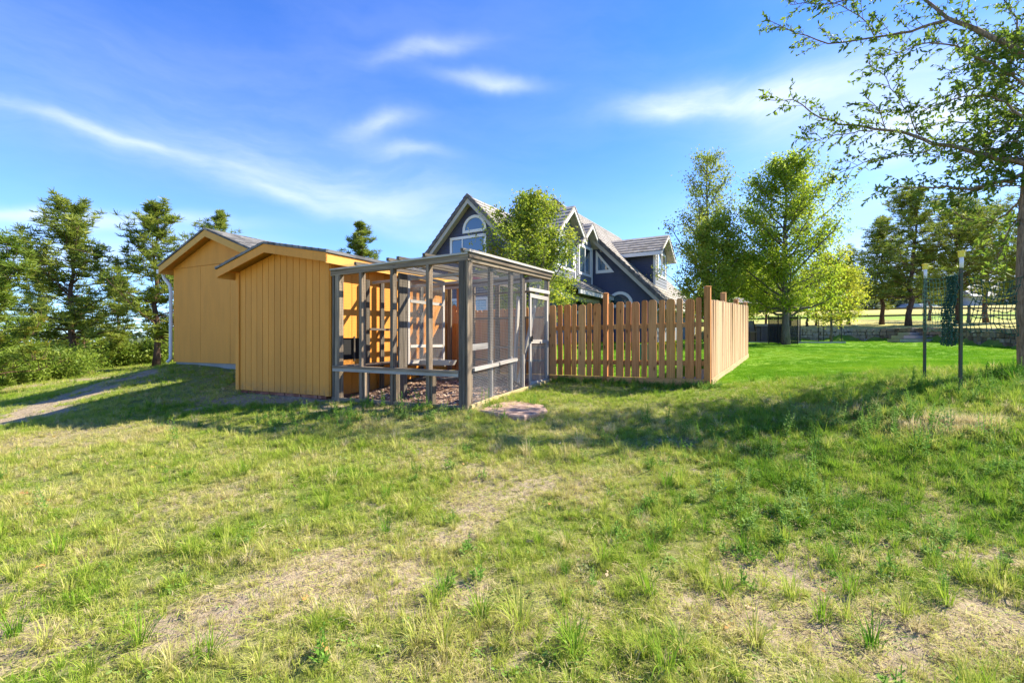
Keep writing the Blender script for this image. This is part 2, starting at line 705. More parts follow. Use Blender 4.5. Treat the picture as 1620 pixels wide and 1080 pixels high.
M_gray = wood('weathered_wood', (.062, .045, .031), (.205, .155, .105), (.38, .30, .21), .22, .5, (.02, .017, .015))
M_graydark = wood('dark_weathered_wood', (.035, .028, .021), (.12, .098, .074), (.24, .20, .155), .25, .4)
M_graylight = wood('pale_weathered_wood', (.22, .19, .16), (.42, .38, .33), (.58, .54, .48), .15, .3, (.1, .07, .05))
M_cedar = wood('cedar_board', (.30, .105, .028), (.54, .225, .072), (.66, .34, .13), .20, .85, (.09, .03, .01), alt=(.42, .27, .12))
M_cedarlit = wood('sunlit_cedar', (.28, .165, .085), (.48, .29, .155), (.60, .41, .25), .20, .6, (.14, .06, .02), alt=(.5, .36, .23))  # paler copy of the cedar, with the sunlight put into its colour
M_newwood = wood('sawn_wood', (.38, .27, .13), (.55, .42, .22), (.66, .53, .32), .15, .3, (.2, .1, .04))


def paint(name, col, dirt=0.25, var=.05, bumpy=0.15, rough=.7, splash=False):
    n = NT(name, rough, 0.25)
    p = n.pos()
    a = n.noise(n.mapv(p, (3, 3, .6)), 1.2, 5, .6)
    b = n.noise(p, 26, 4, .6)
    d = tuple(c * .72 for c in col)
    c = n.mix(col, d, n.mr(a, .42, .75, 0, dirt * 1.6))
    c = n.mix(c, tuple(min(1, q * 1.1) for q in col), n.mr(b, .5, .7, 0, dirt))
    if splash:      # mud splashed on the foot of the wall, and drips down the boards
        sp = n.node('ShaderNodeSeparateXYZ')
        n.L.new(p, sp.inputs[0])
        k = n.math('MULTIPLY', n.mr(sp.outputs['Z'], .58, .80, 1, 0), n.mr(n.noise(p, 9, 6, .7), .35, .65))
        c = n.mix(c, (.24, .15, .08), n.math('MULTIPLY', k, .75, True))
        dr = n.noise(n.mapv(p, (17, 17, .9)), 1.0, 4, .6)
        c = n.mix(c, (.40, .18, .035), n.mr(dr, .58, .78, 0, .45))
        c = n.mix(c, (.30, .15, .04), n.mr(n.noise(p, 55, 2, .5), .70, .78, 0, .5))
    hsv = n.node('ShaderNodeHueSaturation')
    n.L.new(c, hsv.inputs['Color'])
    n.L.new(n.mr(n.rnd(), 0, 1, 1 - var, 1 + var), hsv.inputs['Value'])
    n.color(hsv.outputs[0])
    n.bump(n.noise(n.mapv(p, (60, 60, 4)), 1.0, 3), bumpy, .004)
    return n.m


M_yellow = paint('yellow_paint', (.71, .295, .046), .32, .07, splash=True)
M_yellowtrim = paint('yellow_trim_paint', (.64, .33, .07))
M_white = paint('white_trim_paint', (.74, .73, .70), .15)
M_gutter = paint('beige_gutter_paint', (.62, .60, .54), .2)
M_soffit = paint('beige_trim_paint', (.42, .39, .33), .2)
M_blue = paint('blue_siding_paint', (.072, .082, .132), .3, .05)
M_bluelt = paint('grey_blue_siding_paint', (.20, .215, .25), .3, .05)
M_concrete = paint('concrete', (.33, .31, .28), .5, .08, .3)
M_red = paint('red_trim_paint', (.50, .16, .15), .2)
M_black = paint('black_metal', (.02, .02, .02), .1, .02, .02, .5)
M_dark = paint('dark_opening', (.012, .012, .012), .1)
M_grayplastic = paint('grey_plastic', (.16, .15, .145), .2)


def shingles(name, a, b, c3):
    n = NT(name, .9, .15)
    p = n.pos()
    v = n.node('ShaderNodeTexVoronoi')
    v.inputs['Scale'].default_value = 5.5
    n.L.new(n.mapv(p, (1, 1, 1.6)), v.inputs['Vector'])
    sep = n.node('ShaderNodeSeparateColor')
    n.L.new(v.outputs['Color'], sep.inputs[0])
    c = n.ramp(sep.outputs[0], [(.1, a), (.5, b), (.9, c3)])
    sp = n.noise(p, 160, 3, .7)
    c = n.mix(c, a, n.mr(sp, .45, .7, 0, .6))
    n.color(c)
    n.bump(sp, .5, .004)
    return n.m


M_shingle = shingles('grey_shingle', (.10, .098, .095), (.17, .165, .16), (.25, .24, .225))
M_tile = shingles('beige_roof_tile', (.22, .20, .175), (.30, .275, .245), (.37, .345, .31))
M_tiledark = shingles('dark_rake_tile', (.10, .09, .085), (.14, .13, .12), (.17, .16, .15))
M_brick = shingles('red_brick', (.20, .075, .045), (.30, .115, .07), (.36, .17, .11))

n = NT('window_glass', .04, 1.0)
n.color((.035, .06, .075))
n.b.inputs['Coat Weight'].default_value = 1.0
n.b.inputs['Coat Roughness'].default_value = .02
M_glass = n.m
n = NT('wire', .5, .5)
n.color((.34, .33, .31))
n.b.inputs['Metallic'].default_value = .3
M_wire = n.m
n = NT('green_netting', .6, .3)
n.color((.014, .065, .036))
M_net = n.m
n = NT('pale_green_netting', .6, .3)
n.color((.10, .22, .13))
M_netpale = n.m
n = NT('yellow_plastic', .4, .5)
n.color((.80, .62, .03))
n.b.inputs['Subsurface Weight'].default_value = .1
M_yplastic = n.m
n = NT('post_paint', .6, .3)
p_ = n.noise(n.pos(), 30, 4, .7)
n.color(n.ramp(p_, [(.35, (.035, .065, .03)), (.55, (.06, .075, .035)), (.62, (.10, .05, .03))]))
M_tpost = n.m


def bark(name, a, b, sc=(14, 14, 3)):
    n = NT(name, .95, .1)
    g = n.pos()
    f = n.noise(n.mapv(g, sc), 1.0, 6, .7, .8)
    n.color(n.ramp(f, [(.3, a), (.65, b)]))
    n.bump(f, .9, .03)
    return n.m


M_bark = bark('pine_bark', (.045, .026, .018), (.17, .105, .07))
M_barkg = bark('grey_bark', (.05, .042, .036), (.20, .175, .15), (22, 22, 5))
M_barktan = bark('ash_bark', (.075, .052, .032), (.34, .25, .165), (26, 26, 5))


def leafmat(name, stops, trans=.35, rough=.55, spec=.3):
    n = NT(name, rough, spec)
    a = n.attr('rnd').outputs['Fac']
    w = n.noise(n.pos(), .9, 3)
    f = n.math('ADD', n.math('MULTIPLY', a, .7), n.mr(w, .3, .7, -.05, .35))
    c = n.ramp(f, stops)
    n.color(c)
    n.translucent(c, trans)
    return n.m


M_leaf_maple = leafmat('maple_leaves', [(.1, (.15, .24, .016)), (.5, (.28, .38, .026)), (.95, (.44, .47, .05))], .62)
M_leaf_near = leafmat('yellowing_leaves', [(.1, (.14, .22, .016)), (.55, (.27, .34, .03)), (.95, (.46, .43, .06))], .55)
M_leaf_poplar = leafmat('poplar_leaves', [(.1, (.13, .20, .02)), (.5, (.24, .31, .04)), (.95, (.38, .39, .07))], .58)
M_leaf_gold = leafmat('golden_leaves', [(.1, (.24, .30, .02)), (.5, (.38, .42, .035)), (.95, (.55, .50, .06))], .6)
M_leaf_ash = leafmat('ash_leaves', [(.1, (.08, .14, .014)), (.5, (.14, .22, .024)), (.95, (.25, .33, .04))], .58)
M_needle = leafmat('pine_needles', [(.1, (.11, .16, .018)), (.5, (.21, .27, .03)), (.95, (.36, .38, .06))], .42)
M_needle_y = leafmat('young_pine_needles', [(.1, (.09, .16, .015)), (.5, (.17, .24, .02)), (.8, (.24, .27, .03)), (.98, (.42, .22, .04))], .3)
M_shrub = leafmat('shrub_leaves', [(.1, (.13, .21, .02)), (.5, (.22, .31, .035)), (.95, (.36, .41, .07))], .5)
M_far = leafmat('far_foliage', [(.1, (.05, .075, .03)), (.5, (.08, .11, .045)), (.95, (.13, .16, .07))], .3)

# grass: tint of the plant comes from the scatter points
n = NT('grass_blades', .7, .12)
ti = n.attr('tint', 'INSTANCER').outputs['Fac']
bl = n.attr('rnd').outputs['Fac']
f = n.math('ADD', ti, n.mr(bl, 0, 1, -.16, .16))
c = n.ramp(f, [(0.0, (.05, .16, .012)), (.22, (.13, .27, .02)), (.45, (.26, .38, .032)), (.68, (.44, .47, .085)), (.88, (.58, .50, .20)), (1.0, (.60, .50, .29))])
n.color(c)
n.translucent(c, .38)
M_grass = n.m
n = NT('lawn_blades', .7, .1)
ti = n.attr('tint', 'INSTANCER').outputs['Fac']
c = n.ramp(n.math('ADD', ti, n.mr(n.attr('rnd').outputs['Fac'], 0, 1, -.2, .2)), [(.1, (.11, .27, .012)), (.5, (.18, .36, .018)), (.9, (.30, .43, .035))])
n.color(c)
n.translucent(c, .4)
M_lawn = n.m
n = NT('weed_leaves', .8, .08)
ti = n.attr('tint', 'INSTANCER').outputs['Fac']
c = n.ramp(n.math('ADD', ti, n.mr(n.attr('rnd').outputs['Fac'], 0, 1, -.2, .2)), [(.0, (.08, .20, .02)), (.5, (.19, .33, .05)), (.85, (.30, .38, .12)), (1, (.42, .44, .2))])
n.color(c)
n.translucent(c, .35)
M_weed = n.m
n = NT('dead_leaves', .8, .2)
n.color(n.ramp(n.attr('tint', 'INSTANCER').outputs['Fac'], [(0, (.35, .14, .04)), (.5, (.48, .26, .09)), (1, (.60, .47, .28))]))
M_dead = n.m


def ground_mat():
    n = NT('ground_soil', .95, .1)
    p = n.pos()
    bare = n.attr('bare').outputs['Fac']
    lawn = n.attr('lawn').outputs['Fac']
    dry = n.attr('dry').outputs['Fac']
    chips = n.attr('chips').outputs['Fac']
    n1 = n.noise(p, 18, 8, .72)
    n2 = n.noise(p, 3.0, 5, .6)
    n3 = n.noise(p, 90, 5, .75)
    thatch = n.ramp(n1, [(.3, (.09, .12, .025)), (.5, (.18, .21, .05)), (.7, (.30, .30, .11))])
    thatch2 = n.ramp(n1, [(.3, (.13, .11, .045)), (.5, (.26, .23, .095)), (.72, (.43, .37, .19))])
    gr = n.mix(thatch, thatch2, dry)
    soil = n.ramp(n1, [(.28, (.14, .095, .055)), (.48, (.33, .255, .165)), (.72, (.52, .43, .30))])
    soil = n.mix(soil, (.46, .37, .235), n.mr(n3, .5, .68, 0, .8))
    soil = n.mix(soil, (.07, .052, .04), n.mr(n3, .47, .32, 0, .7))
    e = n.math('ADD', bare, n.mr(n1, .3, .7, -.3, .3))
    c = n.mix(gr, soil, n.mr(e, .25, .6))
    lw = n.ramp(n2, [(.25, (.13, .28, .014)), (.55, (.19, .34, .018)), (.8, (.25, .38, .028))])
    lw = n.mix(lw, (.07, .17, .01), n.mr(n3, .4, .7, .6, 0))
    lw = n.mix(lw, (.28, .33, .06), n.mr(n.noise(n.mapv(p, (1, 2.2, 1)), 1.7, 6, .7), .50, .75, 0, .55))
    c = n.mix(c, lw, lawn)
    ch = n.ramp(n3, [(.3, (.10, .055, .035)), (.5, (.32, .20, .14)), (.68, (.54, .39, .28))])
    c = n.mix(c, ch, chips)
    # the far meadow: dry with a greener band
    far = n.attr('field').outputs['Fac']
    mead = n.ramp(n.attr('band').outputs['Fac'], [(0, (.46, .40, .13)), (.5, (.36, .36, .09)), (1, (.20, .33, .04))])
    mead = n.mix(mead, (.20, .19, .05), n.mr(n.noise(n.mapv(p, (.35, 1.2, .5)), 1.0, 6, .7), .42, .7, 0, .6))
    c = n.mix(c, mead, far)
    n.color(c)
    h = n.math('ADD', n1, n.math('MULTIPLY', n3, .5))
    n.bump(h, .8, .03)
    return n.m


M_ground = ground_mat()

# ------------------------------------------------------------------ ground


def build_ground():
    k = 5.6
    t = np.linspace(-1, 1, 300)
    xs = 420 * np.sinh(k * t) / math.sinh(k)
    ys = xs + 6.0
    X, Y = np.meshgrid(xs, ys)
    Z = Hz(X, Y)
    nx = len(xs)
    v = np.c_[X.ravel(), Y.ravel(), Z.ravel()]
    i = np.arange(nx - 1)
    a = (i[None, :] + i[:, None] * nx).ravel()
    q = np.c_[a, a + 1, a + 1 + nx, a + nx]
    me = bpy.data.meshes.new('ground')
    me.vertices.add(len(v))
    me.vertices.foreach_set('co', v.astype(np.float32).ravel())
    me.loops.add(q.size)
    me.loops.foreach_set('vertex_index', q.astype(np.int32).ravel())
    me.polygons.add(len(q))
    me.polygons.foreach_set('loop_start', np.arange(0, q.size, 4, dtype=np.int32))
    me.polygons.foreach_set('loop_total', np.full(len(q), 4, dtype=np.int32))
    me.polygons.foreach_set('use_smooth', np.ones(len(q), dtype=bool))
    me.update(calc_edges=True)
    x, y = X.ravel(), Y.ravel()
    wd = wall_dist(x, y)
    r = np.hypot(x, y)
    lawn = lawn_mask(x, y) * (r < 60) * np.clip((x + 5) / 2, 0, 1)
    field = np.maximum(((wd > .25) & (x > 11)) * 1.0, np.clip((r - 34) / 10, 0, 1))
    s, tt = run_st(x, y)
    chips = ((s > 0.0) & (s < 2.62) & (tt > 0) & (tt < 3.0)) * 1.0
    band = np.clip(1 - np.abs(y - 50 - 0.1 * x) / 9, 0, 1) + np.clip((fbm(x, y, .06, 40) - .5) * 1.5, -.3, .5)
    for nm, d in (('bare', bare_mask(x, y)), ('lawn', lawn), ('dry', dry_mask(x, y)), ('chips', chips), ('field', field), ('band', np.clip(band, 0, 1))):
        at = me.attributes.new(nm, 'FLOAT', 'POINT')
        at.data.foreach_set('value', d.astype(np.float32))
    me.materials.append(M_ground)
    link('ground', me, kind='structure')


def dry_mask(x, y):
    n = fbm(x, y, .55, 55)
    d = np.clip((n - .46) * 1.8, 0, 1)
    m = bare_mask(x, y)
    return np.clip(d + m * .5, 0, 1)


build_ground()

# ------------------------------------------------------------------ scatter of grass and weeds
PROTO = bpy.data.collections.new('plant_kit')


def blades(nb, rad, ln, wd, lean, rng, curl=1.0, seg=2, droop=0.0):
    """a clump of curved blades -> triangles/quads packed as separate quads (N,4,3)"""
    out, rn = [], []
    for _ in range(nb):
        a = rng.uniform(0, 2 * math.pi)
        r = rad * math.sqrt(rng.uniform(0, 1))
        bx, by = r * math.cos(a), r * math.sin(a)
        l = ln * rng.uniform(.55, 1.15)
        th = rng.uniform(0, 2 * math.pi) if rad > .04 else a + rng.uniform(-.7, .7)
        le = lean * rng.uniform(.2, 1.3)
        w = wd * rng.uniform(.7, 1.2)
        dx, dy = math.cos(th), math.sin(th)
        px_, py_ = -dy * w / 2, dx * w / 2
        pts = []
        x, y, z = bx, by, -.006
        ang = le * .35
        for k in range(seg + 1):
            ww = 1 - (k / seg) ** 1.6 * .93
            pts.append(((x - px_ * ww, y - py_ * ww, z), (x + px_ * ww, y + py_ * ww, z)))
            st = l / seg
            x += dx * math.sin(ang) * st
            y += dy * math.sin(ang) * st
            z += math.cos(ang) * st
            ang = min(ang + le * curl * 1.3 / seg, 2.3)
        r0 = rng.uniform(0, 1)
        for k in range(seg):
            out.append((pts[k][0], pts[k][1], pts[k + 1][1], pts[k + 1][0]))
            rn.append(r0)
    return np.array(out), np.array(rn)


def proto(name, arr, rn, mat):
    me = raw_mesh(name, arr, 4, mat, {'rnd': rn})
    o = bpy.data.objects.new(name, me)
    PROTO.objects.link(o)
    return o


def weed(rng, h=.16, nl=9, ll=.045):
    out, rn = [], []
    w = .0025
    tx, ty = rng.uniform(-.02, .02, 2)
    for k in range(2):
        a = math.pi / 2 * k
        c, s = math.cos(a) * w, math.sin(a) * w
        out.append(((-c, -s, 0), (c, s, 0), (tx + c, ty + s, h), (tx - c, ty - s, h)))
        rn.append(.5)
    for i in range(nl):
        z = h * (.15 + .85 * i / nl)
        a = i * 2.4 + rng.uniform(-.3, .3)
        l = ll * (1.15 - .75 * i / nl) * rng.uniform(.8, 1.2)
        el = rng.uniform(.15, .8)
        d = np.array([math.cos(a) * math.cos(el), math.sin(a) * math.cos(el), math.sin(el)])
        sd_ = np.array([-math.sin(a), math.cos(a), 0]) * l * .20
        b = np.array([tx * z / h, ty * z / h, z])
        out.append((b, b + d * l * .5 + sd_, b + d * l, b + d * l * .5 - sd_))
        rn.append(rng.uniform(0, 1))
    return out, rn


rg = np.random.default_rng(3)
KITS = {}
KITS['fine'] = [proto('a_fine_%d' % i, *blades(34, .10, .055, .0040, .9, rg, 1.2), M_grass) for i in range(5)]
KITS['tuft'] = [proto('b_tuft_%d' % i, *blades(26, .030, .115, .0046, .8, rg, 1.5, 3), M_grass) for i in range(5)]
KITS['long'] = [proto('c_long_%d' % i, *blades(46, .035, .20, .0050, .9, rg, 1.7, 4), M_grass) for i in range(3)]
KITS['lawn'] = [proto('d_lawn_%d' % i, *blades(70, .16, .05, .0060, .45, rg, .8), M_lawn) for i in range(4)]
wl = []
for i in range(5):
    o_, r_ = [], []
    for j in range(5):
        a, b = weed(rg, rg.uniform(.06, .15))
        ox, oy = rg.uniform(-.05, .05, 2)
        for q, rr in zip(a, b):
            o_.append([np.array(p) + (ox, oy, 0) for p in q])
            r_.append(rr)
    wl.append(proto('e_weed_%d' % i, np.array(o_), np.array(r_), M_weed))
KITS['weed'] = wl
wl = []
for i in range(3):
    o_, r_ = [], []
    for j in range(3):
        a, b = weed(rg, rg.uniform(.20, .34), 20, .05)
        ox, oy = rg.uniform(-.05, .05, 2)
        for q, rr in zip(a, b):
            o_.append([np.array(p) + (ox, oy, 0) for p in q])
            r_.append(rr)
    wl.append(proto('f_tall_%d' % i, np.array(o_), np.array(r_), M_weed))
KITS['tall'] = wl
# low broad leaved rosettes
wl = []
for i in range(3):
    o_, r_ = [], []
    for j in range(16):
        a = rg.uniform(0, 6.28)
        c0 = np.array([*(rg.uniform(-.06, .06, 2)), rg.uniform(.0, .03)])
        l = rg.uniform(.018, .032)
        d = np.array([math.cos(a), math.sin(a), rg.uniform(.0, .6)])
        s_ = np.array([-math.sin(a), math.cos(a), rg.uniform(-.2, .2)]) * l * .4
        o_.append((c0, c0 + d * l * .5 + s_, c0 + d * l, c0 + d * l * .5 - s_))
        r_.append(rg.uniform(0, 1))
    wl.append(proto('g_leafy_%d' % i, np.array(o_), np.array(r_), M_weed))
KITS['leafy'] = wl
wl = []
for i in range(3):
    o_ = []
    for j in range(1):
        l = .032
        o_.append(((0, 0, .004), (l * .5, l * .35, .014), (l, 0, .008), (l * .5, -l * .35, .003)))
        o_.append(((l, 0, .008), (l * 1.3, l * .2, .02), (l * 1.6, 0, .006), (l * 1.3, -l * .2, .01)))
    wl.append(proto('h_dead_%d' % i, np.array(o_), np.array([.5] * len(o_)), M_dead))
KITS['dead'] = wl
wl = []
for i in range(3):
    o_ = []
    for j in range(26):
        c0 = np.array([*(rg.uniform(-.09, .09, 2)), rg.uniform(.003, .02)])
        a = rg.uniform(0, 6.28)
        l, w = rg.uniform(.02, .07), rg.uniform(.0010, .0022)
        d = np.array([math.cos(a), math.sin(a), rg.uniform(-.15, .25)]) * l
        s_ = np.array([-math.sin(a), math.cos(a), 0]) * w
        o_.append((c0 - s_, c0 + s_, c0 + d + s_ * .4, c0 + d - s_ * .4))
    wl.append(proto('i_straw_%d' % i, np.array(o_), rg.uniform(0, 1, len(o_)), M_grass))
KITS['straw'] = wl
ALLP = sorted([o.name for k in KITS.values() for o in k])
PIDX = {nm: i for i, nm in enumerate(ALLP)}


def gn_group():
    g = bpy.data.node_groups.new('scatter_plants', 'GeometryNodeTree')
    g.interface.new_socket('Geometry', in_out='INPUT', socket_type='NodeSocketGeometry')
    g.interface.new_socket('Geometry', in_out='OUTPUT', socket_type='NodeSocketGeometry')
    N, L = g.nodes, g.links
    gi, go = N.new('NodeGroupInput'), N.new('NodeGroupOutput')
    ci = N.new('GeometryNodeCollectionInfo')
    ci.inputs['Collection'].default_value = PROTO
    ci.inputs['Separate Children'].default_value = True
    ci.inputs['Reset Children'].default_value = True
    ip = N.new('GeometryNodeInstanceOnPoints')
    ip.inputs['Pick Instance'].default_value = True

    def na(name, t):
        a = N.new('GeometryNodeInputNamedAttribute')
        a.data_type = t
        a.inputs['Name'].default_value = name
        return a.outputs['Attribute']
    e2r = N.new('FunctionNodeEulerToRotation')
    L.new(na('rot', 'FLOAT_VECTOR'), e2r.inputs[0])
    L.new(gi.outputs[0], ip.inputs['Points'])
    L.new(ci.outputs[0], ip.inputs['Instance'])
    L.new(na('pid', 'INT'), ip.inputs['Instance Index'])
    L.new(e2r.outputs[0], ip.inputs['Rotation'])
    L.new(na('scl', 'FLOAT'), ip.inputs['Scale'])
    L.new(ip.outputs[0], go.inputs[0])
    return g


GN = gn_group()


def scatter(name, x, y, kits, scl, tint, label, cat, tilt=.12, weights=None, z=None):
    n = len(x)
    if z is None:
        z = Hz(x, y)
    me = bpy.data.meshes.new(name)
    me.vertices.add(n)
    me.vertices.foreach_set('co', np.c_[x, y, z].astype(np.float32).ravel())
    ids = []
    for k in kits:
        ids.append([PIDX[o.name] for o in KITS[k]])
    ch = RNG.choice(len(kits), n, p=weights)
    pid = np.zeros(n, dtype=np.int32)
    for i, l in enumerate(ids):
        m = ch == i
        pid[m] = RNG.choice(l, m.sum())
    rot = np.c_[RNG.normal(0, tilt, n), RNG.normal(0, tilt, n), RNG.uniform(0, 6.283, n)]
    a = me.attributes.new('rot', 'FLOAT_VECTOR', 'POINT')
    a.data.foreach_set('vector', rot.astype(np.float32).ravel())
    a = me.attributes.new('scl', 'FLOAT', 'POINT')
    a.data.foreach_set('value', (scl * RNG.uniform(.7, 1.3, n)).astype(np.float32))
    a = me.attributes.new('tint', 'FLOAT', 'POINT')
    a.data.foreach_set('value', np.clip(tint, 0, 1).astype(np.float32))
    a = me.attributes.new('pid', 'INT', 'POINT')
    a.data.foreach_set('value', pid)
    me.update()
    o = link(name, me, label=label, cat=cat, kind='stuff')
    md = o.modifiers.new('scatter', 'NODES')
    md.node_group = GN
    return o


def wedge(d0, d1, dens, spread=1.2):
    """uniform points in the part of the ground the camera (and a step beside it) sees"""
    A = (d1 - d0) * (spread * (d0 + d1) + 2.4)
    n = int(A * dens)
    y = RNG.uniform(d0, d1, n * 2)
    x = RNG.uniform(-1, 1, n * 2) * (spread * d1 + 1.2)
    k = np.abs(x) < spread * y + 1.2
    return x[k][:n], y[k][:n]


def grass_fields():
    X, Y, S, T = [], [], [], []
    for (d0, d1, dens, sc) in ((1.0, 4.5, 760, .88), (4.5, 8, 520, .95), (8, 13, 200, 1.25), (13, 24, 50, 1.9)):
        x, y = wedge(d0, d1, dens)
        X.append(x); Y.append(y); S.append(np.full(len(x), sc))
    x, y, s = map(np.concatenate, (X, Y, S))
    lawn, bare = lawn_mask(x, y), bare_mask(x, y)
    rm = rut_mask(x, y)
    clump = fbm(x, y, 3.2, 61)
    keep = (RNG.uniform(0, 1, len(x)) < np.clip(1.15 - bare * .95, .10, 1) * np.clip((clump - .18) * 3.8, .50, 1) * (1 - np.clip(lawn * 1.6, 0, 1))) & ~inside_built(x, y)
    ss, tt = run_st(x, y)
    keep &= ~((ss > -.02) & (ss < 2.62) & (tt > -.02) & (tt < 3.05))
    keep &= (wall_dist(x, y) < -.05) | (x < 11)
    keep &= RNG.uniform(0, 1, len(x)) > rm * .85
    x, y, s, bare, lawn, clump = [q[keep] for q in (x, y, s, bare, lawn, clump)]
    # greener to the right and near the track, paler on the open slope
    green = np.clip((x / np.maximum(y, 1) - .30) * 1.2, 0, .45) * np.clip((y - 2.2) / 1.5, 0, 1)
    n1 = fbm(x, y, .9, 71)
    n2 = fbm(x, y, 4, 72)
    yel = np.clip(1 - np.abs(y - 6.2) / 2.6, 0, 1) * .10 * (x < 2.2)
    tint = .56 + (n1 - .5) * .5 + (n2 - .5) * .5 - green * .40 + bare * .28 + yel
    (ox1, oy1), (ox2, oy2) = ground_px(1490, 678), ground_px(1340, 655)
    org = np.exp(-(((x - ox1) / .75) ** 2 + ((y - oy1) / .28) ** 2)) * .75 + np.exp(-(((x - ox2) / .6) ** 2 + ((y - oy2) / .3) ** 2)) * .45
    tint += org
    tint += (RNG.uniform(0, 1, len(x)) < .10) * RNG.uniform(.2, .45, len(x))
    coop_green = np.exp(-(((x + 4.6) / 2.0) ** 2 + ((y - 7.6) / .8) ** 2)) * .2  # greener patch of grass in front of the coop
    tint -= coop_green + lawn * .15
    hgt = (.72 + np.clip(clump - .45, 0, .4) * 1.2 + green * .5 - bare * .2) * np.clip(1.08 - (y - 3) * .055, .68, 1)
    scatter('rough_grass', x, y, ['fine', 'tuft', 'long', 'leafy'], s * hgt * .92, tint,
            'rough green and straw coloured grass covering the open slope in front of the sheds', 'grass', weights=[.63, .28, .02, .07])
    # dry straw on thin ground
    x, y = wedge(1.0, 7.5, 170)
    b = bare_mask(x, y)
    k = (RNG.uniform(0, 1, len(x)) < .32 + .68 * b) & ~inside_built(x, y) & (lawn_mask(x, y) < .3) & (rut_mask(x, y) < .3)
    x, y = x[k], y[k]
    scatter('dry_straw', x, y, ['straw'], np.full(len(x), 1.0), .78 + RNG.uniform(-.2, .22, len(x)),
            'dry straw and dead stems lying on the thin bare patches of the slope', 'straw', tilt=.1)
    # mown lawn
    X, Y, S = [], [], []
    for (d0, d1, dens, sc) in ((6.5, 11, 190, .55), (11, 18, 80, .62), (18, 28, 20, .8)):
        x, y = wedge(d0, d1, dens)
        X.append(x); Y.append(y); S.append(np.full(len(x), sc))
    x, y, s = map(np.concatenate, (X, Y, S))
    lw = lawn_mask(x, y)
    k = (RNG.uniform(0, 1, len(x)) < lw) & ~inside_built(x, y) & ((wall_dist(x, y) < -.15) | (x < 11)) & (x > -1.5)
    k &= ~((x > 10.8) & (x < 15.6) & (y > 21.3))
    x, y, s = x[k], y[k], s[k]
    scatter('mown_lawn', x, y, ['lawn'], s * (.85 + .25 * np.clip((9.5 - y) / 2, 0, 1)), 35 / 100 + (fbm(x, y, .8, 81) - .5) * 1.6 + RNG.normal(0, .1, len(x)),
            'bright green mown lawn between the picket fence and the stone wall', 'lawn', tilt=.08)
    # weeds: many in the greener right half, a few elsewhere
    x, y = wedge(1.3, 7.6, 75)
    d = np.clip((x / y - .15) * 1.6, .10, 1) * np.clip((y - 2.3) / .8, .15, 1) * np.clip((fbm(x, y, 1.1, 91) - .3) * 3, 0, 1) * (1 - bare_mask(x, y) * .8)
    d = np.maximum(d, np.exp(-(((x + 2.1) / 1.5) ** 2 + ((y - 6.6) / .55) ** 2)) * .8)
    d = d * np.where(x > 1, np.clip((7.0 - y) / 1.2, .12, 1), 1)
    k = (RNG.uniform(0, 1, len(x)) < d) & ~inside_built(x, y) & (lawn_mask(x, y) < .1)
    x, y = x[k], y[k]
    scatter('leafy_weeds', x, y, ['weed', 'tall', 'leafy'], np.full(len(x), .82), .46 + (fbm(x, y, 2, 93) - .5) * .9,
            'leafy green weeds standing in the grass on the right of the slope', 'weeds', tilt=.15, weights=[.72, .16, .12])
    # weeds in front of the picket fence and round the t posts
    xs, ys = [], []
    for i in range(260):
        q = random.random()
        p = Vector((.9, 9.45)).lerp(Vector((3.5, 7.9)), q)
        o = abs(random.gauss(0, .16)) + .06
        xs.append(p.x - .514 * o + random.gauss(0, .05)); ys.append(p.y - .857 * o)
    for i in range(40):
        xs.append(7.6 + random.gauss(0, .5)); ys.append(6.9 + random.gauss(0, .4))
    x, y = np.array(xs), np.array(ys)
    scatter('fence_weeds', x, y, ['weed', 'tuft', 'long', 'leafy'], np.full(len(x), .8), .12 + RNG.uniform(0, .5, len(x)),
            'dark green weeds growing along the foot of the picket fence', 'weeds', tilt=.2, weights=[.5, .2, .05, .25])
    # grass round stem bases of posts, long tufts in the open
    xs, ys = [], []
    for (a, b) in [(200, 640), (215, 648), (160, 640), (235, 645), (205, 655)]:
        X_, Y_ = ground_px(a, b)
        xs.append(X_); ys.append(Y_)
    for i in range(70):
        a = RNG.uniform(0, 1620); b = RNG.uniform(690, 1070)
        X_, Y_ = ground_px(a, b)
        xs.append(X_); ys.append(Y_)
    for i in range(60):
        xs.append(RNG.uniform(4.6, 8)); ys.append(RNG.uniform(5.2, 7.4))
    x, y = np.array(xs), np.array(ys)
    scatter('long_grass_tufts', x, y, ['long'], np.full(len(x), .95), .25 + RNG.uniform(-.1, .5, len(x)),
            'taller arching grass tufts standing above the rough grass', 'grass', tilt=.1)
    # fallen leaves
    x, y = wedge(1.3, 7, 3.0)
    k = ~inside_built(x, y) & (lawn_mask(x, y) < .3)
    x, y = x[k], y[k]
    scatter('fallen_leaves', x, y, ['dead'], np.full(len(x), 1.0), RNG.uniform(0, 1, len(x)),
            'small dry orange leaves lying scattered in the grass', 'leaves', tilt=.4, z=Hz(x, y) + .012)


grass_fields()

# dark clump of long grass at the foot of the ash tree
_x = px(1592, 6.7) + RNG.normal(0, .13, 26)
_y = 6.7 + RNG.normal(0, .10, 26)
scatter('ornamental_grass', _x, _y, ['long'], np.full(26, 1.25), RNG.uniform(0, .12, 26),
        'dark green clump of long arching grass at the foot of the right hand tree', 'grass', tilt=.25)

# ================================================================== buildings near the camera


def RP(s, t, z=0.0):
    """point in the frame shared by the sheds and the run: s to the left, t to the back"""
    p = K + VR * s + UR * t
    return Vector((p.x, p.y, z))


def s_at(pxx, t=0.0):
    r = (pxx - 810) / 750
    b = K + UR * t
    return (b.x - r * b.y) / (r * VR.y - VR.x)


def t_at(pxx, s=0.0):
    r = (pxx - 810) / 750
    b = K + VR * s
    return (r * b.y - b.x) / (UR.x - r * UR.y)


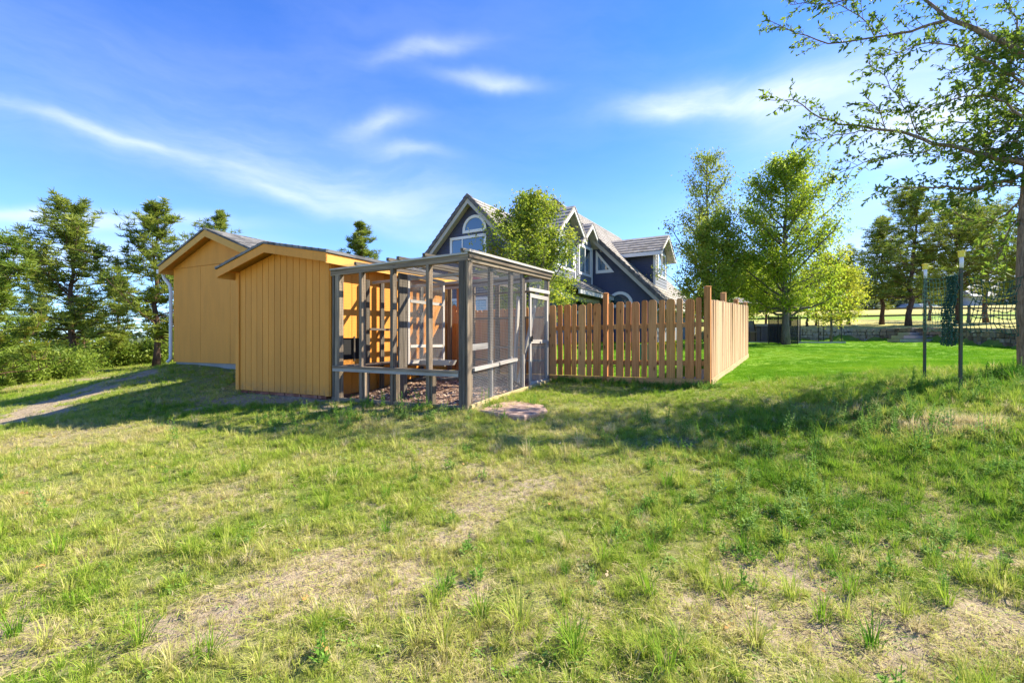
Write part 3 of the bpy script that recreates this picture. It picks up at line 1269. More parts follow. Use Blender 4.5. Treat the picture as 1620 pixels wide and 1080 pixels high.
def roof_plane(mb, e0, e1, r0, r1, n, step=.012, thick=.03):
    """courses of shingles from the eave e0-e1 up to the ridge r0-r1, each lapping the one below"""
    e0, e1, r0, r1 = map(Vector, (e0, e1, r0, r1))
    nrm = (e1 - e0).cross(r0 - e0).normalized()
    if nrm.z < 0:
        nrm = -nrm
    for i in range(n):
        a, b = i / n, (i + 1) / n + .15 / n
        b = min(b, 1)
        p0, p1 = e0.lerp(r0, a), e1.lerp(r1, a)
        q0, q1 = e0.lerp(r0, b), e1.lerp(r1, b)
        mb.hexa([p0 - nrm * thick * .2, p1 - nrm * thick * .2, q1 - nrm * thick * .2, q0 - nrm * thick * .2,
                 p0 + nrm * (thick + step), p1 + nrm * (thick + step), q1 + nrm * thick, q0 + nrm * thick])


# ---------------------------------------------------------------- chicken coop
CS0, CS1 = 2.66, 5.12      # right and left wall, measured along s
CT1 = 3.55                 # depth
CZ = .60                   # bottom of the boards
CE_R, CE_L, CPK, CPS = 2.86, 2.80, 3.10, 3.98   # eave heights, peak height and its place


def coop_top(s):
    return CE_R + (CPK - CE_R) * (s - CS0) / (CPS - CS0) if s < CPS else CPK - (CPK - CE_L) * (s - CPS) / (CS1 - CPS)


def build_coop():
    t = empty('chicken_coop', RP(3.9, 1.7, .55), 'yellow ochre wooden coop with vertical grooved boards joined to the weathered wire run', 'chicken coop')
    n = 14
    w = (CS1 - CS0 - .18) / n
    for i in range(n):
        m = MB()
        a = CS0 + .09 + i * w
        b = a + w - .011
        g = random.uniform(0, .002)
        pts = [RP(a, g, CZ), RP(b, g, CZ), RP(b, g, coop_top(b) - .01)]
        if a < CPS < b:
            pts.append(RP(CPS, g, CPK - .01))
        pts.append(RP(a, g, coop_top(a) - .01))
        m.prism(pts, UR * .02)
        m.build('siding_board', M_yellow, t)
    m = MB()
    m.prism([RP(CS0 + .02, .022, CZ - .01), RP(CS1 - .02, .022, CZ - .01), RP(CS1 - .02, .022, coop_top(CS1) - .05), RP(CPS, .022, CPK - .05), RP(CS0 + .02, .022, coop_top(CS0) - .05)], UR * .03)
    m.build('backing_panel', M_yellow, t)
    # corner trim
    for s_, sg in ((CS0, 1), (CS1, -1)):
        m = MB()
        m.beam(RP(s_ + sg * .045, -.012, CZ - .01), RP(s_ + sg * .045, -.012, coop_top(s_ + sg * .04) - .02), .09, .024, UR)
        m.build('corner_trim', M_yellow, t)
        m = MB()
        m.beam(RP(s_ - sg * .012, .035, CZ - .01), RP(s_ - sg * .012, .035, coop_top(s_) - .03), .024, .09, UR)
        m.build('corner_trim', M_yellow, t)
    # right wall boards, with the low door opening of the hens
    d0, d1 = .26, .52
    n = 17
    w = (CT1 - .09) / n
    for i in range(n):
        a = .08 + i * w
        b = a + w - .011
        spans = [(CZ, CE_R - .02)]
        if b > d0 and a < d1:
            spans = [(CZ, 1.19), (1.56, CE_R - .02)]
        for (z0, z1) in spans:
            m = MB()
            m.prism([RP(CS0, a, z0), RP(CS0, b, z0), RP(CS0, b, z1), RP(CS0, a, z1)], VR * .02)
            m.build('siding_board', M_yellow, t)
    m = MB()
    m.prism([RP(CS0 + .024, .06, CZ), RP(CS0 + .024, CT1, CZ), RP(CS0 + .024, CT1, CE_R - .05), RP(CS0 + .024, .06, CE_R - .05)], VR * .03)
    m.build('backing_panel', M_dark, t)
    m = MB()
    m.prism([RP(CS1, .0, CZ), RP(CS1, CT1, CZ), RP(CS1, CT1, CE_L - .05), RP(CS1, .0, CE_L - .05)], -VR * .02)
    m.build('side_wall', M_yellow, t)
    m = MB()
    m.prism([RP(CS0, CT1, CZ), RP(CS1, CT1, CZ), RP(CS1, CT1, CE_L - .03), RP(CPS, CT1, CPK - .03), RP(CS0, CT1, CE_R - .03)], -UR * .03)
    m.build('rear_wall', M_yellow, t)
    for (a, b, z0, z1) in ((d0 - .03, d0, 1.16, 1.59), (d1, d1 + .03, 1.16, 1.59)):
        f = MB()
        f.prism([RP(CS0 - .012, a, z0), RP(CS0 - .012, b, z0), RP(CS0 - .012, b, z1), RP(CS0 - .012, a, z1)], VR * .03)
        f.build('hatch_frame', M_graydark, t)
    # roof: shingle slopes, soffit, rakes and eave boards
    oh, of, dz = .20, .26, .10
    def zz(s): return coop_top(s)
    kr = (CPK - CE_R) / (CPS - CS0)
    kl = (CPK - CE_L) / (CS1 - CPS)
    er, el = (CS0 - oh, CE_R - oh * kr), (CS1 + oh, CE_L - oh * kl)
    m = MB()
    roof_plane(m, RP(er[0] - .02, -of - .02, er[1] + .10), RP(er[0] - .02, CT1 + .15, er[1] + .10), RP(CPS, -of - .02, CPK + .10), RP(CPS, CT1 + .15, CPK + .10), 10)
    roof_plane(m, RP(el[0] + .02, -of - .02, el[1] + .10), RP(el[0] + .02, CT1 + .15, el[1] + .10), RP(CPS, -of - .02, CPK + .10), RP(CPS, CT1 + .15, CPK + .10), 9)
    m.build('roof', M_shingle, t)
    for (e, sg) in ((er, 1), (el, -1)):
        m = MB()
        m.prism([RP(e[0], -of + .03, e[1] + .06), RP(e[0], CT1 + .13, e[1] + .06), RP(CPS, CT1 + .13, CPK + .06), RP(CPS, -of + .03, CPK + .06)], Vector((0, 0, .02)))
        m.build('soffit_board', M_yellow, t)
        m = MB()
        m.prism([RP(e[0], -of, e[1] - .055), RP(CPS, -of, CPK - .055), RP(CPS, -of, CPK + .092), RP(e[0], -of, e[1] + .092)], UR * .022)
        m.build('rake_board', M_yellow, t)
        m = MB()
        m.prism([RP(e[0], -of + .001, e[1] - .07), RP(e[0], CT1 + .14, e[1] - .07), RP(e[0], CT1 + .14, e[1] + .085), RP(e[0], -of + .001, e[1] + .085)], VR * (.022 * sg))
        m.build('eave_board', M_yellowtrim, t)
    # bricks under the boards
    for c in range(2):
        for i in range(12):
            m = MB()
            a = CS0 + .02 + i * .205 + c * .1
            if a + .19 > CS1:
                continue
            z0 = .50 + c * .056 - .02
            o = random.uniform(-.012, .012)
            m.prism([RP(a, o + .02, z0), RP(a + .19, o + .02, z0), RP(a + .19, o + .02, z0 + .05), RP(a, o + .02, z0 + .05)], UR * .09)
            m.build('brick', M_brick, t)
    m = MB()
    m.prism([RP(CS0 + .03, .13, .2), RP(CS1 - .03, .13, .2), RP(CS1 - .03, .13, CZ), RP(CS0 + .03, .13, CZ)], UR * (CT1 - .2))
    m.build('foundation', M_brick, t)
    # lean-to canopy with a red edge behind
    q0, q1 = RP(3.3, 3.72, 3.36), RP(1.85, 3.72, 2.84)
    q2, q3 = RP(1.85, 5.4, 2.84), RP(3.3, 5.4, 3.36)
    m = MB()
    m.prism([q0, q1, q2, q3], Vector((0, 0, .03)))
    m.build('canopy_deck', M_graydark, t)
    m = MB()
    m.prism([q0 + Vector((0, 0, -.03)), q1 + Vector((0, 0, -.03)), q1 + Vector((0, 0, .06)), q0 + Vector((0, 0, .06))], UR * -.03)
    m.build('canopy_edge', M_red, t)
    m = MB()
    m.prism([RP(2.75, 3.9, .7), RP(2.25, 3.9, .7), RP(2.25, 3.9, 2.9), RP(2.75, 3.9, 3.1)], UR * .05)
    m.build('canopy_wall', M_yellow, t)
    m = MB()
    for q in (.3, .6):
        a = q0.lerp(q1, q)
        m.beam(a + Vector((0, 0, -.06)) + UR * .02, a + Vector((0, 0, -.06)) + UR * 1.6, .05, .10)
    m.build('canopy_rafter', M_cedar, t)


build_coop()


# ---------------------------------------------------------------- big shed
def build_shed():
    def SP(s, t, z):
        return RP(SH_S + s, SH_T + t, z)
    WD, DP = 3.52, 6.2
    zb, ze, zp = .98, 3.36, 4.02
    t = empty('storage_shed', SP(1.7, 3, .9), 'tall plain yellow ochre shed with a shallow gable, the largest outbuilding on the left', 'shed')
    for i in range(3):
        m = MB()
        a = i * WD / 3
        b = a + WD / 3 - .008
        m.prism([SP(a, 0, zb), SP(b, 0, zb), SP(b, 0, ze - .01), SP(a, 0, ze - .01)], UR * .02)
        m.build('wall_panel', M_yellow, t)
    m = MB()
    m.prism([SP(0, -.004, ze), SP(WD, -.004, ze), SP(WD / 2, -.004, zp)], UR * .024)
    m.build('gable_panel', M_yellow, t)
    m = MB()
    for (a, b) in ((0, 0.02), (WD - .02, WD)):
        m.prism([SP(a, .02, zb), SP(b, .02, zb), SP(b, .02, ze), SP(a, .02, ze)], UR * DP)
    m.prism([SP(0.02, DP, zb), SP(WD - .02, DP, zb), SP(WD - .02, DP, ze), SP(WD / 2, DP, zp), SP(0.02, DP, ze)], UR * .02)
    m.prism([SP(0.02, .022, zb), SP(WD - .02, .022, zb), SP(WD - .02, .022, ze), SP(0.02, .022, ze)], UR * .02)
    m.build('wall', M_yellow, t)
    m = MB()
    m.prism([SP(.04, .04, .3), SP(WD - .04, .04, .3), SP(WD - .04, .04, zb - .002), SP(.04, .04, zb - .002)], UR * (DP - .1))
    m.build('foundation', M_concrete, t)
    kk = (zp - ze) / (WD / 2)
    oh, of = .22, .24
    for sg in (0, 1):
        e = (-oh if sg == 0 else WD + oh, ze - oh * kk)
        m = MB()
        roof_plane(m, SP(e[0] + (-.02 if sg == 0 else .02), -of - .02, e[1] + .13), SP(e[0] + (-.02 if sg == 0 else .02), DP + .2, e[1] + .13), SP(WD / 2, -of - .02, zp + .13), SP(WD / 2, DP + .2, zp + .13), 12)
        m.build('roof_slope', M_shingle, t)
        m = MB()
        m.prism([SP(e[0], -of, e[1] - .04), SP(WD / 2, -of, zp - .04), SP(WD / 2, -of, zp + .12), SP(e[0], -of, e[1] + .12)], UR * .022)
        m.build('rake_board', M_yellowtrim, t)
        m = MB()
        m.prism([SP(e[0], -of + .03, e[1] + .07), SP(e[0], DP + .15, e[1] + .07), SP(WD / 2, DP + .15, zp + .07), SP(WD / 2, -of + .03, zp + .07)], Vector((0, 0, .02)))
        m.build('soffit_board', M_yellow, t)
        m = MB()
        m.prism([SP(e[0], -of + .001, e[1] - .05), SP(e[0], DP + .15, e[1] - .05), SP(e[0], DP + .15, e[1] + .10), SP(e[0], -of + .001, e[1] + .10)], VR * (.022 if sg == 0 else -.022))
        m.build('eave_board', M_yellowtrim, t)
    # gutter and downspout on the left corner
    sx = WD + oh + .05
    m = MB()
    m.prism([SP(sx - .04, -of + .02, ze - .12), SP(sx + .08, -of + .02, ze - .12), SP(sx + .09, -of + .02, ze - .02), SP(sx - .04, -of + .02, ze - .02)], UR * (DP + .3))
    m.build('gutter', M_white, t)
    m = MB()
    m.smooth = True
    m.tube([SP(sx + .02, -.1, ze - .10), SP(sx + .01, -.08, ze - .22), SP(WD + .12, -.03, ze - .40), SP(WD + .07, -.03, ze - .55), SP(WD + .07, -.03, 1.8), SP(WD + .07, -.03, 1.06), SP(WD + .10, -.10, .96)], .042, 8)
    m.build('downspout', M_white, t)


build_shed()


# ---------------------------------------------------------------- wire run of weathered wood
RD = 3.02        # depth
RWD = 2.60       # width


def rz0(s, t):
    return .57 + .055 * t - .005 * s


def rz1(s, t):
    return 2.72 - .02 * s + .03 * t


def mesh_lines(m, corner, ex, ey, nx, ny, r, diag=False):
    """welded wire: thin square bars along both directions of a panel"""
    corner, ex, ey = Vector(corner), Vector(ex), Vector(ey)
    nrm = ex.cross(ey).normalized()

    def bar(a, b):
        d = (b - a).normalized()
        s_ = d.cross(nrm) * r
        n_ = nrm * r
        m.add([a + n_, a - s_ - n_ * .5, a + s_ - n_ * .5, b + n_, b - s_ - n_ * .5, b + s_ - n_ * .5],
              [(0, 1, 4, 3), (1, 2, 5, 4), (2, 0, 3, 5)])
    if not diag:
        for i in range(nx + 1):
            bar(corner + ex * (i / nx), corner + ex * (i / nx) + ey)
        for j in range(ny + 1):
            bar(corner + ey * (j / ny), corner + ey * (j / ny) + ex)
    else:
        lx, ly = ex.length, ey.length
        st = lx / nx
        k = -int(ly / st) - 1
        while k < nx + 1:
            for sg in (1, -1):
                # line x = k*st + y*sg' clipped to the panel
                x0 = k * st
                a, b = (x0, 0), (x0 + ly, ly)
                if a[0] < 0:
                    a = (0, -x0)
                if b[0] > lx:
                    b = (lx, lx - x0)
                if a[1] < ly and b[1] > 0 and a[0] < lx:
                    if sg < 0:
                        a, b = (lx - a[0], a[1]), (lx - b[0], b[1])
                    bar(corner + ex * (a[0] / lx) + ey * (a[1] / ly), corner + ex * (b[0] / lx) + ey * (b[1] / ly))
            k += 1


def build_run():
    T = empty('chicken_run', RP(1.3, 1.5, .6), 'weathered grey timber run with wire mesh walls in front of the picket fence', 'chicken run')

    def post(s, t, w, h, up=UR, mat=M_gray, z0=None, z1=None, ws=None):
        m = MB()
        a, b = (rz0(s, t) - .03 if z0 is None else z0), (rz1(s, t) - .09 if z1 is None else z1)
        q = random.uniform(-.006, .006)
        m.beam(RP(s, t, a), RP(s + q, t, b), w, h, up)
        m.build('post', mat, T)
    # front posts
    post(.05, .02, .10, .10, mat=M_graydark)
    post(-.022, .05, .035, .13, mat=M_gray)
    for p in (678, 621, 572):
        s = s_at(p)
        post(s, .02, .055, .09)
        post(s - .05, .05, .035, .09, mat=M_gray, z1=rz0(s, 0) + .48)
    post(s_at(535), .02, .10, .09)
    post(s_at(528), .05, .05, .12, mat=M_graydark)
    # side posts
    for p, w in ((779, .10), (810, .10), (829, .10)):
        tt = t_at(p)
        post(.03, tt, .045, w, mat=M_graydark)
        post(-.01, tt - w / 2 + .01, .03, .03, mat=M_graylight, z1=rz0(0, tt) + .6)
    post(.03, RD - .03, .09, .05, mat=M_gray)
    # rear posts
    for s in (.55, 1.15, 1.75, 2.35):
        post(s, RD, .09, .04, mat=M_graylight if s < 1 else M_gray)
    # posts against the coop wall
    for tt in (.75, 1.12, 1.7, 2.3):
        post(RWD - .04, tt, .04, .09, mat=M_graydark)

    def rail(a, b, w, h, name='rail', mat=M_gray, up=(0, 0, 1)):
        m = MB()
        m.beam(a, b, w, h, up)
        return m.build(name, mat, T)
    # top plates
    rail(RP(-.05, .02, rz1(0, 0) - .045), RP(RWD + .02, .02, rz1(RWD, 0) - .045), .09, .085, 'top_plate', M_gray)
    rail(RP(-.05, .0, rz1(0, 0) + .012), RP(RWD + .02, .0, rz1(RWD, 0) + .012), .09, .026, 'top_plate', M_graylight)
    rail(RP(0, .07, rz1(0, 0) - .055), RP(0, RD + .02, rz1(0, RD) - .055), .09, .085, 'top_plate', M_gray)
    rail(RP(-.03, -.05, rz1(0, 0) + .045), RP(-.03, RD + .06, rz1(0, RD) + .045), .13, .035, 'top_plate', M_graylight)
    rail(RP(-.055, -.02, rz1(0, 0) - .01), RP(-.055, RD + .04, rz1(0, RD) - .01), .025, .065, 'top_plate', M_gray)
    rail(RP(0, RD, rz1(0, RD) - .05), RP(RWD, RD, rz1(RWD, RD) - .05), .04, .09, 'top_plate', M_gray)
    # joists laid over the top, their ends showing
    for p in (567, 618, 634, 675, 735):
        s = s_at(p)
        rail(RP(s, -.07, rz1(s, 0) + .055), RP(s, RD + .05, rz1(s, RD) + .055), .05, .05, 'joist', M_graydark)
    for tt in (.9, 1.9, 2.7):
        rail(RP(.02, tt, rz1(0, tt) - .13), RP(RWD - .03, tt, rz1(RWD, tt) - .13), .05, .045, 'joist', M_graylight)
    # middle rails
    zm = .50
    rail(RP(.10, -.02, rz0(0, 0) + zm), RP(s_at(530), -.02, rz0(2.5, 0) + zm + .03), .09, .04, 'middle_rail', M_gray)
    rail(RP(.10, -.045, rz0(0, 0) + zm - .03), RP(s_at(530), -.045, rz0(2.5, 0) + zm), .02, .08, 'middle_rail', M_graylight)
    rail(RP(-.03, .12, rz0(0, 0) + zm + .03), RP(-.03, t_at(783), rz0(0, 1) + zm + .02), .09, .045, 'middle_rail', M_graylight)
    rail(RP(-.03, t_at(785), rz0(0, 1) + zm + .03), RP(-.03, t_at(813), rz0(0, 1.8) + zm + .03), .09, .045, 'middle_rail', M_graylight)
    rail(RP(.045, .12, 1.41), RP(.045, t_at(776), 1.44), .02, .09, 'middle_rail', M_graylight)
    # bottom boards
    rail(RP(-.04, .0, rz0(0, 0) - .01), RP(RWD, .0, rz0(RWD, 0) - .01), .04, .07, 'bottom_board', M_gray)
    rail(RP(-.05, .05, rz0(0, 0) - .005), RP(-.05, t_at(783), rz0(0, 1) - .005), .045, .085, 'bottom_board', M_newwood)
    rail(RP(-.05, t_at(783) + .01, rz0(0, 1) - .005), RP(-.05, RD + .02, rz0(0, RD) - .005), .045, .075, 'bottom_board', M_newwood)
    rail(RP(0, RD, rz0(0, RD) + .03), RP(RWD, RD, rz0(RWD, RD) + .03), .045, .14, 'bottom_board', M_cedarlit)
    # rear rails
    for z in (2.50, 1.98, 1.38, 1.12):
        rail(RP(.1, RD - .03, z), RP(1.9, RD - .03, z), .04, .04, 'rear_rail', M_gray)
    # roosting shelf beside the coop
    for i in range(3):
        rail(RP(RWD - .06 - i * .19, .15, 1.09 + .005 * i), RP(RWD - .06 - i * .19, 2.3, 1.13 + .01 * i), .17, .025, 'shelf_board', M_graydark if i % 2 else M_gray)
    rail(RP(RWD - .1, 1.3, 1.08), RP(1.3, 1.35, 1.08), .05, .05, 'shelf_bearer', M_gray)
    # crossbar between posts beside the coop
    rail(RP(RWD - .10, .75, 1.72), RP(RWD - .10, 1.7, 1.72), .03, .04, 'rail', M_graydark)
    # screened inner partition
    s = 1.55
    for tt, w in ((.50, .20),):
        post(s, tt, .035, w, mat=M_graydark, z0=rz0(s, tt))
    f = []
    for (a, b, w) in ((.62, .68, .05), (1.62, 1.68, .05)):
        m = MB()
        m.beam(RP(s, (a + b) / 2, 1.12), RP(s, (a + b) / 2, 2.62), .03, w, UR)
        m.build('screen_frame', M_graylight, T)
    for z in (1.15, 1.42, 2.18, 2.60):
        m = MB()
        m.beam(RP(s, .69, z), RP(s, 1.61, z), .03, .05)
        m.build('screen_frame', M_graylight, T)
    m = MB()
    mesh_lines(m, RP(s, .67, 1.13), UR * .98, Vector((0, 0, 1.48)), 60, 92, .0016)
    tag(m.build('screen_mesh', M_wire, T), kind='stuff')
    # wire on the side wall and along the front
    m = MB()
    t0, t1 = .09, t_at(824)
    mesh_lines(m, RP(-.038, t0, rz0(0, t0) + .04), UR * (t1 - t0) + Vector((0, 0, .055 * (t1 - t0))), Vector((0, 0, 1.98)), 66, 82, .0011)
    mesh_lines(m, RP(-.033, t0, rz0(0, t0) + .04), UR * (t_at(783) - t0), Vector((0, 0, .50)), 14, 12, .0012, True)
    tag(m.build('wire_mesh', M_wire, T), kind='stuff')
    m = MB()
    mesh_lines(m, RP(RWD - .1, RD + .03, 1.9), VR * -1.9, Vector((0, 0, .85)), 56, 26, .0010)
    tag(m.build('wire_mesh', M_wire, T), kind='stuff')
    # door in the side wall
    a, b = t_at(836) + .02, RD - .08
    z0, z1 = rz0(0, a) + .05, 2.36
    D = MB()
    D.beam(RP(-.01, a + .03, z0), RP(-.01, a + .03, z1), .03, .06, UR)
    D = D.build('screen_door', M_graylight, T)
    for (p, q, w, h, up) in ((RP(-.01, b - .03, z0), RP(-.01, b - .03, z1), .03, .06, UR), (RP(-.012, a, z1 - .03), RP(-.012, b, z1 - .03), .03, .07, (0, 0, 1)),
                             (RP(-.012, a, 1.50), RP(-.012, b, 1.50), .03, .07, (0, 0, 1)), (RP(-.012, a, z0), RP(-.012, b, z0), .03, .08, (0, 0, 1))):
        m = MB()
        m.beam(p, q, w, h, up)
        m.build('door_rail', M_graylight, D)
    m = MB()
    mesh_lines(m, RP(-.004, a, z0), UR * (b - a), Vector((0, 0, z1 - z0)), 38, 84, .0014)
    tag(m.build('door_screen', M_wire, D), kind='stuff')
    m = MB()
    m.box(*(RP(-.05, a + .03, 1.52) - Vector((.012, .03, .02)), RP(-.05, a + .03, 1.58) + Vector((.012, .03, .02))))
    m.build('latch', M_black, D)
    rail(RP(.0, a - .02, 2.44), RP(.0, RD, 2.46), .04, .06, 'rail', M_graylight)
    m = MB()
    mesh_lines(m, RP(-.004, a, 2.47), UR * (b - a), Vector((0, 0, .20)), 38, 8, .0014)
    tag(m.build('wire_mesh', M_wire, T), kind='stuff')
    # overhead wire
    m = MB()
    mesh_lines(m, RP(.05, .05, 2.76), VR * 2.45, UR * 2.9 + Vector((0, 0, .08)), 60, 70, .0008)
    tag(m.build('roof_wire', M_wire, T), kind='stuff')
    # long dark plank propped inside
    rail(RP(.25, 2.2, .74), RP(.18, 2.95, 2.6), .04, .09, 'loose_plank', M_graylight, up=UR)
    rail(RP(.5, 2.5, .74), RP(.62, 2.93, 2.4), .04, .09, 'loose_plank', M_graylight, up=UR)


build_run()

_tr = MB()


def trough(mb, c, L_, W_, H_, z):
    ang = Vector(VR)
    u_ = Vector(UR)
    def q(a, b, zz): return Vector((c.x, c.y, z)) + ang * a + u_ * b + Vector((0, 0, zz))
    o = [(-L_, -W_), (L_, -W_), (L_, W_), (-L_, W_)]
    vs = [q(a * .9, b * .85, 0) for a, b in o] + [q(a, b, H_) for a, b in o] + [q(a * .96, b * .9, H_) for a, b in o] + [q(a * .87, b * .78, .02) for a, b in o]
    fs = [(3, 2, 1, 0)]
    for i in range(4):
        j = (i + 1) % 4
        fs += [(i, j, 4 + j, 4 + i), (4 + i, 4 + j, 8 + j, 8 + i), (8 + i, 8 + j, 12 + j, 12 + i)]
    fs.append((12, 13, 14, 15))
    mb.add(vs, fs)


trough(_tr, RP(1.28, 1.05, 0), .36, .11, .08, 1.10)
_tr.build('feed_trough', M_soffit, label='long white feed trough on the ledge inside the wire run', cat='trough')
# perch branch on the chips
m = MB()
m.smooth = True
m.tube([RP(2.35, 1.5, .74), RP(1.9, 1.62, .80), RP(1.55, 1.72, .79), RP(1.15, 1.9, .84), RP(.8, 2.0, .82)], [.035, .04, .034, .038, .028], 8)
m.build('fallen_branch', M_barkg, label='bare grey branch lying on the wood chips inside the run', cat='branch')
# flagstone in the grass beside the run
m = MB()
c_ = [ground_px(*p) for p in [(758, 658), (792, 665), (830, 667), (866, 655), (862, 645), (815, 637), (790, 640), (770, 649)]]
_poly = [Vector((a, b, hz(a, b) + .030)) for a, b in c_]
_cz = sum(p.z for p in _poly) / len(_poly)
_poly = [Vector((p.x, p.y, p.z * .5 + _cz * .5)) for p in _poly]
_cc = sum(_poly, Vector()) / len(_poly)
vs = _poly + [p.lerp(_cc, .04) + Vector((0, 0, .018)) for p in _poly] + [_cc + Vector((0, 0, .02))] + [p - Vector((0, 0, .08)) for p in _poly]
fs = []
N_ = len(_poly)
for i in range(N_):
    j = (i + 1) % N_
    fs += [(i, j, N_ + j, N_ + i), (N_ + i, N_ + j, 2 * N_), (2 * N_ + 1 + i, 2 * N_ + 1 + j, j, i)]
m.add(vs, fs)
nn_ = NT('flagstone', .9, .2)
_f = nn_.noise(nn_.pos(), 14, 7, .7)
nn_.color(nn_.ramp(_f, [(.3, (.16, .10, .07)), (.5, (.36, .235, .17)), (.68, (.50, .38, .29))]))
nn_.bump(_f, .8, .02)
M_flag = nn_.m
m.build('flagstone', M_flag, label='flat reddish flagstone set in the grass beside the wire run', cat='stone')
# wood chips over the floor of the run
_x, _y = [], []
xs_ = []
for i in range(2600):
    s_, t_ = random.uniform(.06, 2.55), random.uniform(.06, 2.95)
    p = RP(s_, t_)
    _x.append(p.x); _y.append(p.y)
_x, _y = np.array(_x), np.array(_y)
_z = Hz(_x, _y)
_n3 = len(_x)
_a = RNG.uniform(0, 6.28, _n3)
_l, _w2 = RNG.uniform(.012, .03, _n3), RNG.uniform(.005, .012, _n3)
_dx, _dy = np.cos(_a), np.sin(_a)
_t1, _t2 = RNG.uniform(-.012, .012, _n3), RNG.uniform(-.008, .008, _n3)
_base = np.c_[_x, _y, _z + .014]
_q = np.stack([_base + np.c_[_dx * _l * sa - _dy * _w2 * sb, _dy * _l * sa + _dx * _w2 * sb, _t1 * sa + _t2 * sb] for sa, sb in ((-1, -1), (1, -1), (1, 1), (-1, 1))], 1)
nn_ = NT('wood_chips', .95, .1)
nn_.color(nn_.ramp(nn_.attr('rnd').outputs['Fac'], [(.1, (.16, .09, .06)), (.5, (.38, .25, .175)), (.9, (.60, .46, .34))]))
link('wood_chips', raw_mesh('wood_chips', _q, 4, nn_.m, {'rnd': RNG.uniform(0, 1, _n3)}), kind='stuff', label='reddish brown wood chips covering the floor of the wire run', cat='wood chips')

# ---------------------------------------------------------------- picket fence
FC = Vector((3.30, 8.0, 0))         # corner
FV = Vector((-.857, .515, 0)).normalized()
FU = Vector((.525, .851, 0)).normalized()


